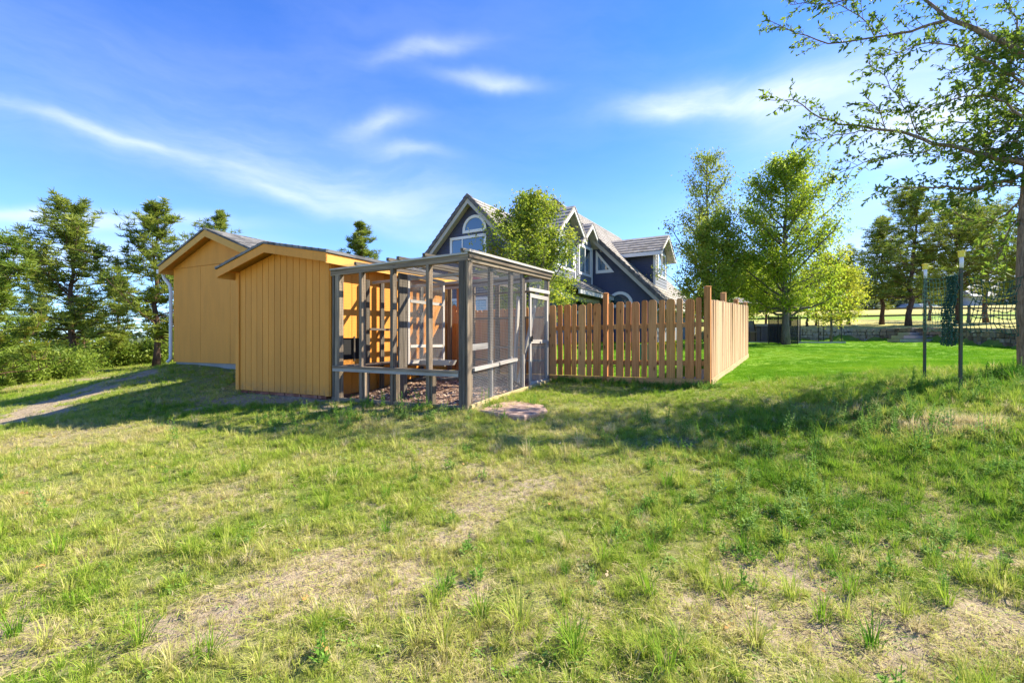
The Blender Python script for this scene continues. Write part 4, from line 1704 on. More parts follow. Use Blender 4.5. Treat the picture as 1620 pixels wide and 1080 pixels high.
def build_fence():
    T = empty('picket_fence', (FC.x, FC.y, .8), 'brown cedar picket fence of alternating wide and narrow boards, turning a corner beside the lawn', 'fence')

    def picket_mesh(w, h, t=.018):
        m = MB()
        cr = w * .30
        pts = [(-w / 2, 0, 0), (w / 2, 0, 0), (w / 2, 0, h - cr * 1.1), (w / 2 - cr * .35, 0, h - cr * .35), (w / 2 - cr, 0, h), (-w / 2 + cr, 0, h), (-w / 2 + cr * .35, 0, h - cr * .35), (-w / 2, 0, h - cr * 1.1)]
        m.prism(pts, (0, t, 0))
        g = []
        for v in m.v:
            g.append((v[2], v[0], v[1]))
        m.g = g
        return m.mesh('picket')
    meshes = {}

    def picket(p, ang, w, h, mat):
        vi = random.randrange(9)
        k = (round(w, 3), round(h, 2), mat.name, vi)
        if k not in meshes:
            me = picket_mesh(w, h)
            sh_ = random.uniform(0, 60)
            at_ = me.attributes['gr']
            for d in at_.data:
                d.vector = (d.vector[0] + sh_, d.vector[1] + sh_, d.vector[2])
            me.materials.append(mat)
            meshes[k] = me
        o = link('picket', meshes[k], p, T, ang)
        o.rotation_euler[1] = random.gauss(0, .007)
        o.rotation_euler[0] = random.gauss(0, .006)
    angF = math.atan2(-FV.y, -FV.x)

    def q_at(pxx):
        r = (pxx - 810) / 750
        return (FC.x - r * FC.y) / (r * FV.y - FV.x)

    def zf(q):   # base of the fence along the front
        return .77 - .010 * q
    # front pickets at their measured places, wide and narrow in turn
    W_, N2 = .146, .096
    lst = [(876.5, W_), (888, N2), (899.5, W_), (909.4, N2), (921.5, W_), (933.4, N2), (945.5, W_), (967.5, N2), (981.3, W_), (994, N2), (1006.5, W_),
           (1020, N2), (1033.5, W_), (1047.8, N2), (1062, W_), (1076, N2), (1091.5, W_), (1105.6, N2)]
    for p, w in lst:
        q = q_at(p)
        b = FC + FV * q - FU * .045
        picket((b.x, b.y, zf(q) + .10), angF, w * random.uniform(.95, 1.04), random.choice((1.36, 1.37, 1.38)), M_cedar)
    q = q_at(876.5)
    i = 0
    while q < q_at(728):
        i += 1
        q += .118
        b = FC + FV * q - FU * .045
        picket((b.x, b.y, zf(q) + .10), angF, N2 if i % 2 else W_, 1.36, M_cedar)
    qe = q
    # a few taller boards stepping up to the coop
    for j, h in enumerate((1.46, 1.58, 1.70, 1.70)):
        q += .125
        b = FC + FV * q - FU * .045
        picket((b.x, b.y, zf(q) + .14), angF, .12, round(h, 2), M_cedar)
    # posts

    def post(p, h, w=.095, mat=M_cedar):
        m = MB()
        m.beam(p, p + Vector((0, 0, h)), w, w, FU)
        m.hexa([p + Vector((a * w * .55, b * w * .55, h + .001)) for a, b in ((-1, -1), (1, -1), (1, 1), (-1, 1))] + [p + Vector((a * w * .4, b * w * .4, h + .012)) for a, b in ((-1, -1), (1, -1), (1, 1), (-1, 1))])
        m.build('post', mat, T)
    q = q_at(958.5)
    b = FC + FV * q
    post(Vector((b.x, b.y, zf(q) - .06)), 1.71, .085)
    post(Vector((FC.x, FC.y, .68)), 1.74, .10)
    q = qe + .05
    b = FC + FV * q
    post(Vector((b.x, b.y, zf(q) - .06)), 1.5, .085)
    # rails and boards at the foot

    def rail(a, b, w, h, name, mat=M_cedar):
        m = MB()
        m.beam(a, b, w, h)
        m.build(name, mat, T)
    qm = q_at(958.5)
    for (z, h) in ((.36, .085), (1.02, .085)):
        for (a, b) in ((.05, qm - .045), (qm + .045, qe)):
            pa, pb = FC + FV * a - FU * .005, FC + FV * b - FU * .005
            rail(Vector((pa.x, pa.y, zf(a) + z)), Vector((pb.x, pb.y, zf(b) + z)), .035, h, 'rail')
    for (a, b) in ((.05, qm - .045), (qm + .045, qe)):
        pa, pb = FC + FV * a - FU * .03, FC + FV * b - FU * .03
        rail(Vector((pa.x, pa.y, zf(a) + .01)), Vector((pb.x, pb.y, zf(b) + .01)), .04, .17, 'kick_board', M_cedar)
    # side run
    L_ = 6.2
    n = 43

    def zs(q):
        return .77 + .046 * q
    angS = math.atan2(FU.y, FU.x)
    w = L_ / n
    for i in range(n):
        q = .07 + (i + .5) * w * .985
        b = FC + FU * q + FV * -.055
        picket((b.x, b.y, zs(q) + .10), angS, w * random.choice((.92, .93, .94)), random.choice((1.34, 1.345, 1.335)), M_cedarlit)
    for k_, (q, h) in enumerate(((2.05, 1.68), (4.15, 1.60), (L_ + .03, 1.58))):
        b = FC + FU * q + FV * .03
        post(Vector((b.x, b.y, zs(q) - .05)), h, .10)
    for z in (.36, 1.02):
        pa, pb = FC + FU * .06, FC + FU * (L_ - .03)
        rail(Vector((pa.x, pa.y, zs(0) + z)), Vector((pb.x, pb.y, zs(L_) + z)), .035, .085, 'rail')
    pa, pb = FC + FU * .06 - FV * .05, FC + FU * L_ - FV * .05
    rail(Vector((pa.x, pa.y, zs(0) + .03)), Vector((pb.x, pb.y, zs(L_) + .03)), .035, .13, 'kick_board', M_newwood)


build_fence()

# ================================================================== the blue house
HC = Vector((6.75, 22.0, 0))            # right front corner of the main gable wall
HE = Vector((.857, -.515, 0)).normalized()
HU = Vector((.515, .857, 0)).normalized()


def HP(a, b, z):
    """a metres left along the front from the corner, b metres back"""
    p = HC - HE * a + HU * b
    return Vector((p.x, p.y, z))


def poly_span(poly, z):
    """horizontal extent of a convex polygon [(a,z)...] at height z"""
    xs = []
    n = len(poly)
    for i in range(n):
        (a0, z0), (a1, z1) = poly[i], poly[(i + 1) % n]
        if (z0 - z) * (z1 - z) <= 0 and abs(z1 - z0) > 1e-9:
            xs.append(a0 + (a1 - a0) * (z - z0) / (z1 - z0))
        elif abs(z1 - z0) <= 1e-9 and abs(z0 - z) < 1e-9:
            xs += [a0, a1]
    return (min(xs), max(xs)) if xs else None


def lap_wall(mb, poly, to3, out, course=.165, proud=.018):
    """lapped boards filling a convex polygon; to3(a,z) -> point; out = outward unit vector"""
    zmin, zmax = min(p[1] for p in poly), max(p[1] for p in poly)
    z = zmin
    while z < zmax - .01:
        z2 = min(z + course, zmax - .002)
        s0, s1 = poly_span(poly, z + .001), poly_span(poly, z2)
        if s0 and s1:
            A, B, C_, D = to3(s0[0], z), to3(s0[1], z), to3(s1[1], z2), to3(s1[0], z2)
            mb.hexa([A - out * .02, B - out * .02, B + out * proud, A + out * proud,
                     D - out * .02, C_ - out * .02, C_ + out * .002, D + out * .002])
        z = z2


def win_rect(T, to3, out, a0, a1, z0, z1, mull=(), trim=.11, name='window', lite=None):
    inner = -1 if a1 < a0 else 1
    m = MB()
    for (p0, p1, q0, q1) in ((a0 - trim, a1 + trim, z1, z1 + trim), (a0 - trim, a1 + trim, z0 - trim, z0), (a0 - trim, a0, z0, z1), (a1, a1 + trim, z0, z1)):
        m.prism([to3(p0, q0), to3(p1, q0), to3(p1, q1), to3(p0, q1)], out * .045)
    fr = m.build(name, M_white, T)
    xs = [a0] + list(mull) + [a1]
    for i in range(len(xs) - 1):
        m = MB()
        p0, p1 = xs[i] + .02, xs[i + 1] - .02
        m.prism([to3(p0, z0 + .02) + out * .015, to3(p1, z0 + .02) + out * .015, to3(p1, z1 - .02) + out * .015, to3(p0, z1 - .02) + out * .015], out * .008)
        m.build('pane', M_glass, fr)
    for q in mull:
        m = MB()
        m.prism([to3(q - .03, z0) + out * .01, to3(q + .03, z0) + out * .01, to3(q + .03, z1) + out * .01, to3(q - .03, z1) + out * .01], out * .03)
        m.build('mullion', M_white, fr)
    return fr


def win_arch(T, to3, out, ac, z0, r, trim=.12):
    n = 14
    m = MB()
    def ring(rr, o): return [to3(ac + rr * math.cos(math.pi * k / n), z0 + rr * math.sin(math.pi * k / n)) + out * o for k in range(n + 1)]
    A, B, A2, B2 = ring(r, .0), ring(r + trim, .0), ring(r, .05), ring(r + trim, .05)
    for k in range(n):
        m.hexa([A[k], B[k], B[k + 1], A[k + 1], A2[k], B2[k], B2[k + 1], A2[k + 1]])
    m.prism([to3(ac - r - trim, z0 - trim), to3(ac + r + trim, z0 - trim), to3(ac + r + trim, z0), to3(ac - r - trim, z0)], out * .05)
    fr = m.build('window', M_white, T)
    m = MB()
    m.prism(ring(r - .01, .012), out * .008)
    m.build('pane', M_glass, fr)


def rake(T, to3a, to3b, out, h=.24, th=.05, mat=M_soffit):
    m = MB()
    a, b = Vector(to3a), Vector(to3b)
    d = Vector((0, 0, h))
    m.prism([a - d, b - d, b, a], out * th)
    return m.build('rake_board', mat, T)


def build_house():
    T = empty('blue_house', HP(5, 3, 1.4), 'dark blue gabled house with white window trim and pale tiled roofs behind the fence', 'house')
    F_ = -HU   # outward from the front walls
    gz = 1.0
    # ---- main block
    pk_a, pk_z, ev_z = 5.10, 8.55, 3.50
    def M3(a, z): return HP(a, 0, z)
    m = MB()
    lap_wall(m, [(0, gz), (2 * pk_a, gz), (2 * pk_a, ev_z), (pk_a, pk_z), (0, ev_z)], M3, F_)
    tag(m.build('lap_siding', M_blue, T), kind='stuff')
    m = MB()
    m.prism([HP(0.02, .03, gz), HP(2 * pk_a, .03, gz), HP(2 * pk_a, .03, ev_z), HP(pk_a, .03, pk_z - .05), HP(0.02, .03, ev_z)], HU * 9.6)
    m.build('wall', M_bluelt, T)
    oh, of, th = .45, .42, .16
    D_ = 9.9
    for sg in (0, 1):
        def SA(x): return x if sg == 0 else 2 * pk_a - x
        ea, ez = -oh, ev_z - oh
        m = MB()
        roof_plane(m, HP(SA(ea), -of, ez + .16), HP(SA(ea), D_, ez + .16), HP(pk_a, -of, pk_z + .16), HP(pk_a, D_, pk_z + .16), 26, .022, .05)
        m.build('roof', M_tile, T)
        m = MB()
        n = 24
        for i in range(n):      # dark rake tiles stepping up the verge
            p, q = i / n, (i + 1) / n + .01
            A = HP(SA(ea), -of - .05, ez + .30).lerp(HP(pk_a, -of - .05, pk_z + .30), p)
            B = HP(SA(ea), -of - .05, ez + .30).lerp(HP(pk_a, -of - .05, pk_z + .30), min(q, 1))
            m.prism([A - Vector((0, 0, .22)), B - Vector((0, 0, .20)), B, A + Vector((0, 0, .05))], HU * .12)
        tag(m.build('rake_tiles', M_tiledark, T), kind='stuff')
        rake(T, HP(SA(ea), -of, ez + .10), HP(pk_a, -of, pk_z + .10), HU, .24, .04, M_soffit)
        m = MB()
        m.prism([HP(SA(ea), -of + .05, ez + .02), HP(SA(ea), D_ - .1, ez + .02), HP(pk_a, D_ - .1, pk_z + .02), HP(pk_a, -of + .05, pk_z + .02)], Vector((0, 0, .05)))
        m.build('soffit', M_soffit, T)
        m = MB()
        m.prism([HP(SA(ea - .10), -of, ez - .06), HP(SA(ea - .10), -of, ez + .10), HP(SA(ea + .02), -of, ez + .12), HP(SA(ea + .02), -of, ez - .10)], HU * (D_ + of))
        m.build('gutter', M_gutter, T)
    m = MB()
    m.smooth = True
    m.tube([HP(-.45, -.25, 3.25), HP(-.2, -.1, 3.05), HP(.06, -.06, 2.9), HP(.06, -.06, 1.3)], .05, 6)
    m.build('downspout', M_white, T)
    m = MB()
    m.prism([HP(0, -.03, gz), HP(.12, -.03, gz), HP(.12, -.03, ev_z), HP(0, -.03, ev_z)], HU * .05)
    m.build('corner_trim', M_white, T)
    # triangle window: upright side left, slope parallel to the rake
    a0 = 0
    def a_px(p, b=0):
        r = (p - 810) / 750
        q = HC + HU * b
        return (q.x - r * q.y) / (HE.x - r * HE.y)
    tl, tr = a_px(943), a_px(972)
    yz = lambda py, a: EYE + (540 - py) / 750 * (HC - HE * a).y
    zb, zt = yz(433, tl), yz(396, tl)
    tri_o = [(tl, zb), (tr, zb), (tl, zt)]
    cx_, cz_ = tl + (tr - tl) * .31, zb + (zt - zb) * .33
    tri_i = [(cx_ + (x - cx_) * .62, cz_ + (z - cz_) * .62) for x, z in tri_o]
    m = MB()
    for i in range(3):
        j = (i + 1) % 3
        m.prism([M3(*tri_o[i]), M3(*tri_o[j]), M3(*tri_i[j]), M3(*tri_i[i])], F_ * .05)
    fr = m.build('window', M_white, T)
    m = MB()
    m.prism([M3(*p) + F_ * .025 for p in tri_i], F_ * .006)
    m.build('pane', M_glass, fr)
    win_arch(T, M3, F_, a_px(981), yz(482, a_px(981)), .50, .14)
    # ---- dormer on the right slope
    b0, b1, da = 2.0, 4.4, .6
    dz0, dz1 = ev_z + da - .1, 6.12
    amax = dz1 - ev_z + .1
    m = MB()
    lap_wall(m, [(da, dz0), (da + .02, dz0), (amax, dz1), (da, dz1)], lambda a, z: HP(a, b0, z), F_)
    tag(m.build('lap_siding', M_blue, T), kind='stuff')
    m = MB()
    lap_wall(m, [(b0, dz0), (b1, dz0), (b1, dz1), ((b0 + b1) / 2, dz1 + .8), (b0, dz1)], lambda b, z: HP(da, b, z), HE)
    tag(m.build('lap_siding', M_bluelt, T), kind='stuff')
    m = MB()
    m.prism([HP(da + .03, b0 + .03, dz0), HP(da + .03, b1 - .03, dz0), HP(da + .03, b1 - .03, dz1), HP(da + .03, (b0 + b1) / 2, dz1 + .7), HP(da + .03, b0 + .03, dz1)], -HE * 1.9)
    m.build('dormer_wall', M_bluelt, T)
    win_rect(T, lambda b, z: HP(da, b, z), HE, b0 + .45, b1 - .45, 4.95, 6.05, mull=((b0 + b1) / 2,))
    m = MB()
    m.prism([HP(da - .03, b0 - .02, dz0), HP(da + .10, b0 - .02, dz0), HP(da + .10, b0 - .02, dz1), HP(da - .03, b0 - .02, dz1)], -HU * .03)
    m.build('corner_trim', M_white, T)
    bm = (b0 + b1) / 2
    for (e, sg) in ((b0 - .40, -1), (b1 + .40, 1)):
        ez = dz1 - .40 * .66 + .12
        rz_ = dz1 + .8 + .12
        m = MB()
        roof_plane(m, HP(da - .42, e, ez), HP(3.1, e, ez), HP(da - .42, bm, rz_), HP(3.9, bm, rz_), 6, .030, .05)
        m.build('roof', M_tile, T)
        m = MB()
        m.prism([HP(da - .44, e + .02 * sg, ez - .17), HP(2.6, e + .02 * sg, ez - .17), HP(2.6, e + .02 * sg, ez), HP(da - .44, e + .02 * sg, ez)], HU * (.07 * sg))
        m.build('gutter', M_white, T)
        m = MB()
        m.prism([HP(da - .40, e, ez - .14), HP(da - .40, bm, rz_ - .14), HP(da - .40, bm, rz_ + .05), HP(da - .40, e, ez + .05)], -HE * .04)
        m.build('rake_board', M_white, T)
        m = MB()
        m.prism([HP(da - .36, e, ez - .04), HP(da - .36, bm, rz_ - .04), HP(3.3, bm, rz_ - .04), HP(2.7, e, ez - .04)], Vector((0, 0, .03)))
        m.build('soffit', M_soffit, T)
    m = MB()
    m.tube([HP(2.25, b0 - .43, dz1 - .1), HP(2.25, b0 - .12, dz1 - .35), HP(2.25, b0 - .06, dz1 - .7)], .035, 6)
    m.build('downspout', M_white, T)
    # ---- front wing with its own gable
    wa, wb = 7.28, -4.5
    hw = 4.10
    wz, we = 7.92, 3.82
    def W3(a, z): return HP(a, wb, z)
    m = MB()
    lap_wall(m, [(wa - hw, gz), (wa + hw, gz), (wa + hw, we), (wa, wz), (wa - hw, we)], W3, F_)
    tag(m.build('lap_siding', M_blue, T), kind='stuff')
    m = MB()
    m.prism([HP(wa - hw + .02, wb + .03, gz), HP(wa + hw - .02, wb + .03, gz), HP(wa + hw - .02, wb + .03, we), HP(wa, wb + .03, wz - .05), HP(wa - hw + .02, wb + .03, we)], HU * 6)
    m.build('wall', M_blue, T)
    m = MB()
    lap_wall(m, [(wb, gz), (0, gz), (0, we), (wb, we)], lambda b, z: HP(wa - hw, b, z), HE)
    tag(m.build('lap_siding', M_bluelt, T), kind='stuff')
    for sg in (-1, 1):
        ea, ez = wa + sg * (hw + oh), we - oh
        m = MB()
        roof_plane(m, HP(ea, wb - of, ez + .16), HP(ea, 1.5, ez + .16), HP(wa, wb - of, wz + .16), HP(wa, 1.5, wz + .16), 20, .030, .05)
        m.build('roof', M_tile, T)
        m = MB()
        n = 20
        for i in range(n):
            A0, B0 = HP(ea, wb - of - .05, ez + .30), HP(wa, wb - of - .05, wz + .30)
            A, B = A0.lerp(B0, i / n), A0.lerp(B0, min((i + 1.1) / n, 1))
            m.prism([A - Vector((0, 0, .22)), B - Vector((0, 0, .20)), B, A + Vector((0, 0, .05))], HU * .12)
        tag(m.build('rake_tiles', M_tiledark, T), kind='stuff')
        rake(T, HP(ea, wb - of, ez + .10), HP(wa, wb - of, wz + .10), HU, .24, .04, M_soffit)
        m = MB()
        m.prism([HP(ea, wb - of + .05, ez + .02), HP(ea, 1.4, ez + .02), HP(wa, 1.4, wz + .02), HP(wa, wb - of + .05, wz + .02)], Vector((0, 0, .05)))
        m.build('soffit', M_soffit, T)
        m = MB()
        m.prism([HP(ea + sg * .10, wb - of, ez - .06), HP(ea + sg * .10, wb - of, ez + .10), HP(ea - sg * .02, wb - of, ez + .12), HP(ea - sg * .02, wb - of, ez - .10)], HU * 4.4)
        m.build('gutter', M_gutter, T)
    # windows of the wing: half round above a wide slider
    def aw(p): return a_px(p, wb)
    def zw(py, a): return EYE + (540 - py) / 750 * (HC - HE * a + HU * wb).y
    ac = aw(751)
    win_arch(T, W3, F_, ac, zw(363, ac), (aw(736) - aw(766)) / 2, .13)
    a1_, a0_ = aw(716), aw(766)
    win_rect(T, W3, F_, a0_, a1_, zw(408, ac), zw(376, ac), mull=(aw(732),), trim=.13)
    win_rect(T, W3, F_, aw(770), aw(716), 2.0, 3.4, mull=(aw(745),), trim=.12)
    # ---- two wall gablets on the right side of the wing
    ga = wa - hw
    for (bc, half, zt) in ((-1.12, .95, 6.15), (-3.3, 1.05, 6.35)):
        pkz = zt + half * .85
        def G3(b, z): return HP(ga - .02, b, z)
        m = MB()
        lap_wall(m, [(bc - half, we - .1), (bc + half, we - .1), (bc + half, zt), (bc, pkz), (bc - half, zt)], G3, HE)
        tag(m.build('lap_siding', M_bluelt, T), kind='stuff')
        m = MB()
        m.prism([HP(ga + .02, bc - half, we - .1), HP(ga + .02, bc + half, we - .1), HP(ga + .02, bc + half, zt), HP(ga + .02, bc, pkz - .02), HP(ga + .02, bc - half, zt)], -HE * 2.6)
        m.build('gablet_wall', M_blue, T)
        win_rect(T, G3, HE, bc - half + .28, bc + half - .28, 4.75, 5.95, mull=(bc,))
        for sg in (-1, 1):
            e = bc + sg * (half + .38)
            ez = zt - .38 * .85 + .1
            m = MB()
            roof_plane(m, HP(ga - .48, e, ez), HP(ga + 2.2, e, ez), HP(ga - .48, bc, pkz + .1), HP(ga + 3, bc, pkz + .1), 6, .030, .05)
            m.build('roof', M_tile, T)
            m = MB()
            m.prism([HP(ga - .46, e, ez - .2), HP(ga - .46, bc, pkz - .1), HP(ga - .46, bc, pkz + .13), HP(ga - .46, e, ez + .03)], -HE * .05)
            m.build('rake_board', M_gutter, T)
            m = MB()
            m.prism([HP(ga - .42, e, ez - .05), HP(ga - .42, bc, pkz + .02), HP(ga + 2.5, bc, pkz + .02), HP(ga + 1.5, e, ez - .05)], Vector((0, 0, .03)))
            m.build('soffit', M_soffit, T)
        m = MB()
        m.prism([HP(ga - .03, bc + half - .1, we), HP(ga - .03, bc + half, we), HP(ga - .03, bc + half, zt - .05), HP(ga - .03, bc + half - .1, zt - .05)], HE * .04)
        m.build('corner_trim', M_white, T)
    # ---- skirt roof between the gablets and the ground floor
    m = MB()
    roof_plane(m, HP(ga - 1.1, wb + .3, 3.62), HP(ga - 1.1, -.02, 3.62), HP(ga, wb + .3, 4.28), HP(ga, -.02, 4.28), 5, .04, .05)
    m.build('porch_roof', M_tile, T)
    m = MB()
    m.prism([HP(ga - 1.12, wb + .3, 3.48), HP(ga - 1.12, wb + .3, 3.64), HP(ga - 1.02, wb + .3, 3.64), HP(ga - 1.02, wb + .3, 3.48)], HU * 4.15)
    m.build('gutter', M_gutter, T)
    win_arch(T, lambda b, z: HP(ga - .03, b, z), HE, -1.9, 2.9, .55, .13)
    win_rect(T, lambda b, z: HP(ga - .03, b, z), HE, -1.0, -.35, 2.3, 3.25)


build_house()

# ================================================================== right-hand side: posts, netting, wall, patio


def build_tpost(x, y, zb, zt, label):
    T = empty('steel_post', (x, y, zb), label, 'fence post', 'green steel posts carrying the netting')
    m = MB()
    top = zt - .20
    m.beam((x, y, zb - .05), (x + .01, y, top), .038, .007, (0, 1, 0))
    m.beam((x, y + .018, zb - .05), (x + .01, y + .018, top), .007, .03, (0, 1, 0))
    z = zb + .06
    while z < top - .05:
        m.box((x - .022, y - .014, z), (x + .0, y - .0035, z + .018))
        z += .054
    m.build('shaft', M_tpost, T)
    m = MB()
    m.smooth = True
    m.tube([(x + .01, y, top - .02), (x + .01, y, zt - .075)], .021, 12)
    m.build('collar', M_white, T)
    m = MB()
    m.smooth = False
    m.tube([(x + .01, y, zt - .085), (x + .01, y, zt - .022), (x + .01, y, zt - .02), (x + .01, y, zt - .008), (x + .01, y, zt)], [.036, .036, .046, .046, .022], 10)
    if x > 6:
        m.tube([(x + .03, y, zt - .05), (x + .10, y - .01, zt - .05)], [.024, .020], 8)
    m.build('insulator_cap', M_yplastic, T)


P1 = (px(1520, 6.0), 6.0)
P2 = (px(1463, 7.1), 7.1)
build_tpost(P1[0], P1[1], .90, EYE + (540 - 396) / 750 * 6.0, 'nearer green steel post with a yellow cap and a bundle of dark netting beside it')
build_tpost(P2[0], P2[1], .93, EYE + (540 - 417) / 750 * 7.1, 'farther green steel post with a yellow cap, left of the bundled netting')


def net(name, fn, nu, nv, r, mat, label, jit=.0, parent=None):
    """a net: strands along both directions of a warped sheet fn(u,v)"""
    m = MB()
    pts = {}
    for i in range(nu + 1):
        for j in range(nv + 1):
            p = Vector(fn(i / nu, j / nv))
            pts[i, j] = p + Vector((random.gauss(0, jit), random.gauss(0, jit), random.gauss(0, jit)))
    def bar(a, b):
        m.tube([a, b], r, 3, cap=False)
    for i in range(nu + 1):
        for j in range(nv + 1):
            if i < nu:
                bar(pts[i, j], pts[i + 1, j])
            if j < nv:
                bar(pts[i, j], pts[i, j + 1])
    for p in pts.values():
        m.box(p - Vector((1, 1, 1)) * r * 1.7, p + Vector((1, 1, 1)) * r * 1.7)
    return m.build(name, mat, parent, label=label, cat='netting')


A1, A2 = at(1462, 437, 7.05), at(1462, 524, 7.05)
B1, B2 = at(1512, 432, 6.1), at(1508, 522, 6.1)


def f1(u, v):
    t, b = A1.lerp(B1, u), A2.lerp(B2, u)
    sag = math.sin(math.pi * u) * .05
    return t.lerp(b, v) + Vector((0, .03 * math.sin(u * 5 + v * 3), -sag * (1 - v)))


net('garden_netting', f1, 11, 12, .0028, M_netpale, 'pale green square netting stretched between the two yellow capped posts', .005)
C1, C2 = at(1530, 437, 6.15), at(1534, 520, 6.3)
D1, D2 = at(1612, 438, 6.95), at(1610, 528, 6.95)


def f2(u, v):
    t, b = C1.lerp(D1, u), C2.lerp(D2, u)
    q = t.lerp(b, v)
    return q + Vector((.05 * math.sin(v * 5 + u * 2), 0, -.10 * math.sin(math.pi * u) * (1 - v) - .03 * math.sin(u * 9) * v))


net('garden_netting', f2, 11, 7, .0052, M_net, 'dark green wide meshed netting hanging between the nearer post and the tree trunk', .008)


def f3(u, v):
    w = .05 + .10 * v
    x = P1[0] - .05 + (u - 1) * w + .02 * math.sin(v * 9)
    return (x - .01, P1[1] + .03 + .05 * math.sin(u * 14), EYE + (540 - (437 + 108 * v)) / 750 * 6.0)


net('netting_bundle', f3, 16, 26, .0042, M_net, 'dark green netting gathered in a dense hanging bundle on the nearer post', .007)


# ---------------------------------------------------------------- stone wall
def build_wall():
    T = empty('stone_wall', (19.9, 22, 1.4), 'low dry stone retaining wall curving round the far side of the lawn', 'wall')
    nn = NT('wall_stone', .95, .15)
    r = nn.rnd()
    f = nn.noise(nn.pos(), 9, 6, .7)
    c = nn.ramp(r, [(.0, (.11, .085, .065)), (.35, (.24, .19, .145)), (.6, (.33, .235, .16)), (.8, (.21, .19, .17)), (1, (.42, .36, .29))])
    c = nn.mix(c, (.07, .055, .04), nn.mr(f, .45, .7, 0, .6))
    nn.color(c)
    nn.bump(f, .8, .03)
    mats = nn.m
    # a dozen shared stones
    ms = []
    for k in range(12):
        rr = random.Random(k)
        m = MB()
        c8 = []
        for (a, b, d) in ((-1, -1, -1), (1, -1, -1), (1, 1, -1), (-1, 1, -1), (-1, -1, 1), (1, -1, 1), (1, 1, 1), (-1, 1, 1)):
            c8.append((a * .5 * rr.uniform(.74, 1.0), b * .5 * rr.uniform(.8, 1.0), d * .5 * rr.uniform(.70, 1.0)))
        m.hexa(c8)
        me = m.mesh('stone')
        me.materials.append(mats)
        ms.append(me)
    bk = MB()
    nst = 0
    joined = MB()
    for (a, b) in zip(WALL[:-1], WALL[1:]):
        a, b = Vector((*a, 0)), Vector((*b, 0))
        d = (b - a)
        ln = d.length
        d.normalize()
        nrm = Vector((d.y, -d.x, 0))
        if nrm.y > 0 and abs(nrm.y) > abs(nrm.x) or nrm.x > 0 and abs(nrm.x) >= abs(nrm.y):
            nrm = -nrm
        ang = math.atan2(d.y, d.x)
        za, zb_ = hz(*(a + nrm * .25).xy), hz(*(b + nrm * .25).xy)
        bk.prism([Vector((a.x, a.y, za - .15)) - nrm * .08, Vector((b.x, b.y, zb_ - .15)) - nrm * .08, Vector((b.x, b.y, zb_ + .60)) - nrm * .08, Vector((a.x, a.y, za + .60)) - nrm * .08], -nrm * .12)
        for c in range(4):
            q = -.05
            hh = .175
            while q < ln:
                w = random.uniform(.16, .38)
                p = a + d * (q + w / 2) + nrm * random.uniform(-.03, .03)
                z = za + (zb_ - za) * (q / ln) - .03 + hh * (c + .5) + random.uniform(-.012, .012)
                near = p.y < 25.8
                if near and nst < 300:
                    o = link('stone', random.choice(ms), (p.x, p.y, z), T, ang)
                    o.scale = (w * 1.02, .26, hh * random.uniform(.95, 1.15))
                    nst += 1
                else:
                    src = random.choice(ms)
                    R = Matrix.Translation((p.x, p.y, z)) @ Matrix.Rotation(ang, 4, 'Z') @ Matrix.Diagonal((w * 1.02, .26, hh * 1.05, 1))
                    joined.add([R @ v.co for v in src.vertices], [tuple(f.vertices) for f in src.polygons])
                q += w
    bk.build('wall_core', M_dark, T)
    tag(joined.build('far_stones', mats, T), kind='stuff')


build_wall()

# stone steps left of the posts
T = empty('stone_steps', at(1445, 540, 22.5), 'broad grey stone steps set in front of the low wall', 'steps')
for i, (p0, p1, y0, y1, Y) in enumerate(((1424, 1490, 541, 536, 22.0), (1430, 1494, 535.5, 530.5, 22.6), (1440, 1496, 530, 525.5, 23.2))):
    m = MB()
    a, b = at(p0, y0, Y), at(p1, y0, Y)
    h = (y0 - y1) / 750 * Y
    m.hexa([a, b, b + Vector((0, .75, 0)), a + Vector((0, .75, 0)), a + Vector((0, 0, h)), b + Vector((0, 0, h)), b + Vector((0, .75, h)), a + Vector((0, .75, h))])
    m.build('step', M_concrete, T)

# ---------------------------------------------------------------- rail fence across the meadow
T = empty('rail_fence', (31, 40, 2.5), 'long brown two rail wooden fence running across the dry meadow', 'fence')
pp = []
for i in range(9):
    q = i / 8
    x, y = 15.5 + 36 * q, 33.5 + 5.5 * q - 6 * q * q
    pp.append(Vector((x, y, hz(x, y))))
    m = MB()
    m.beam(pp[-1] - Vector((0, 0, .1)), pp[-1] + Vector((0, 0, 1.25)), .13, .13, (0, 1, 0))
    m.build('post', M_graydark, T)
for a, b in zip(pp[:-1], pp[1:]):
    for h in (.55, 1.05):
        m = MB()
        m.beam(a + Vector((0, -.08, h)), b + Vector((0, -.08, h)), .05, .12)
        m.build('rail', M_graydark, T)

# ---------------------------------------------------------------- patio with tub, chair and pool fence
m = MB()
c = [(10.2, 21.3), (15.0, 21.3), (15.4, 26), (10.5, 26)]
zt = 1.50
m.hexa([(a, b, 1.1) for a, b in c] + [(a, b, zt) for a, b in c])
m.build('patio', M_concrete, kind='structure')

T = empty('hot_tub', at(1213, 538, 22.6), 'grey panelled hot tub standing on the concrete patio', 'hot tub')
x0, x1, y0 = px(1197, 22.6), px(1237, 22.6), 22.6
for i in range(7):
    w = (x1 - x0) / 7
    m = MB()
    m.box((x0 + i * w + .006, y0, 1.50), (x0 + (i + 1) * w - .006, y0 + .03, 2.22))
    m.build('side_panel', M_grayplastic, T)
m = MB()
m.box((x0 + .01, y0 + .035, 1.50), (x1 - .01, y0 + 1.3, 2.22))
m.build('shell', M_grayplastic, T)
m = MB()
m.box((x0 - .04, y0 - .04, 2.225), (x1 + .04, y0 + 1.36, 2.34))
m.build('cover', M_soffit, T)

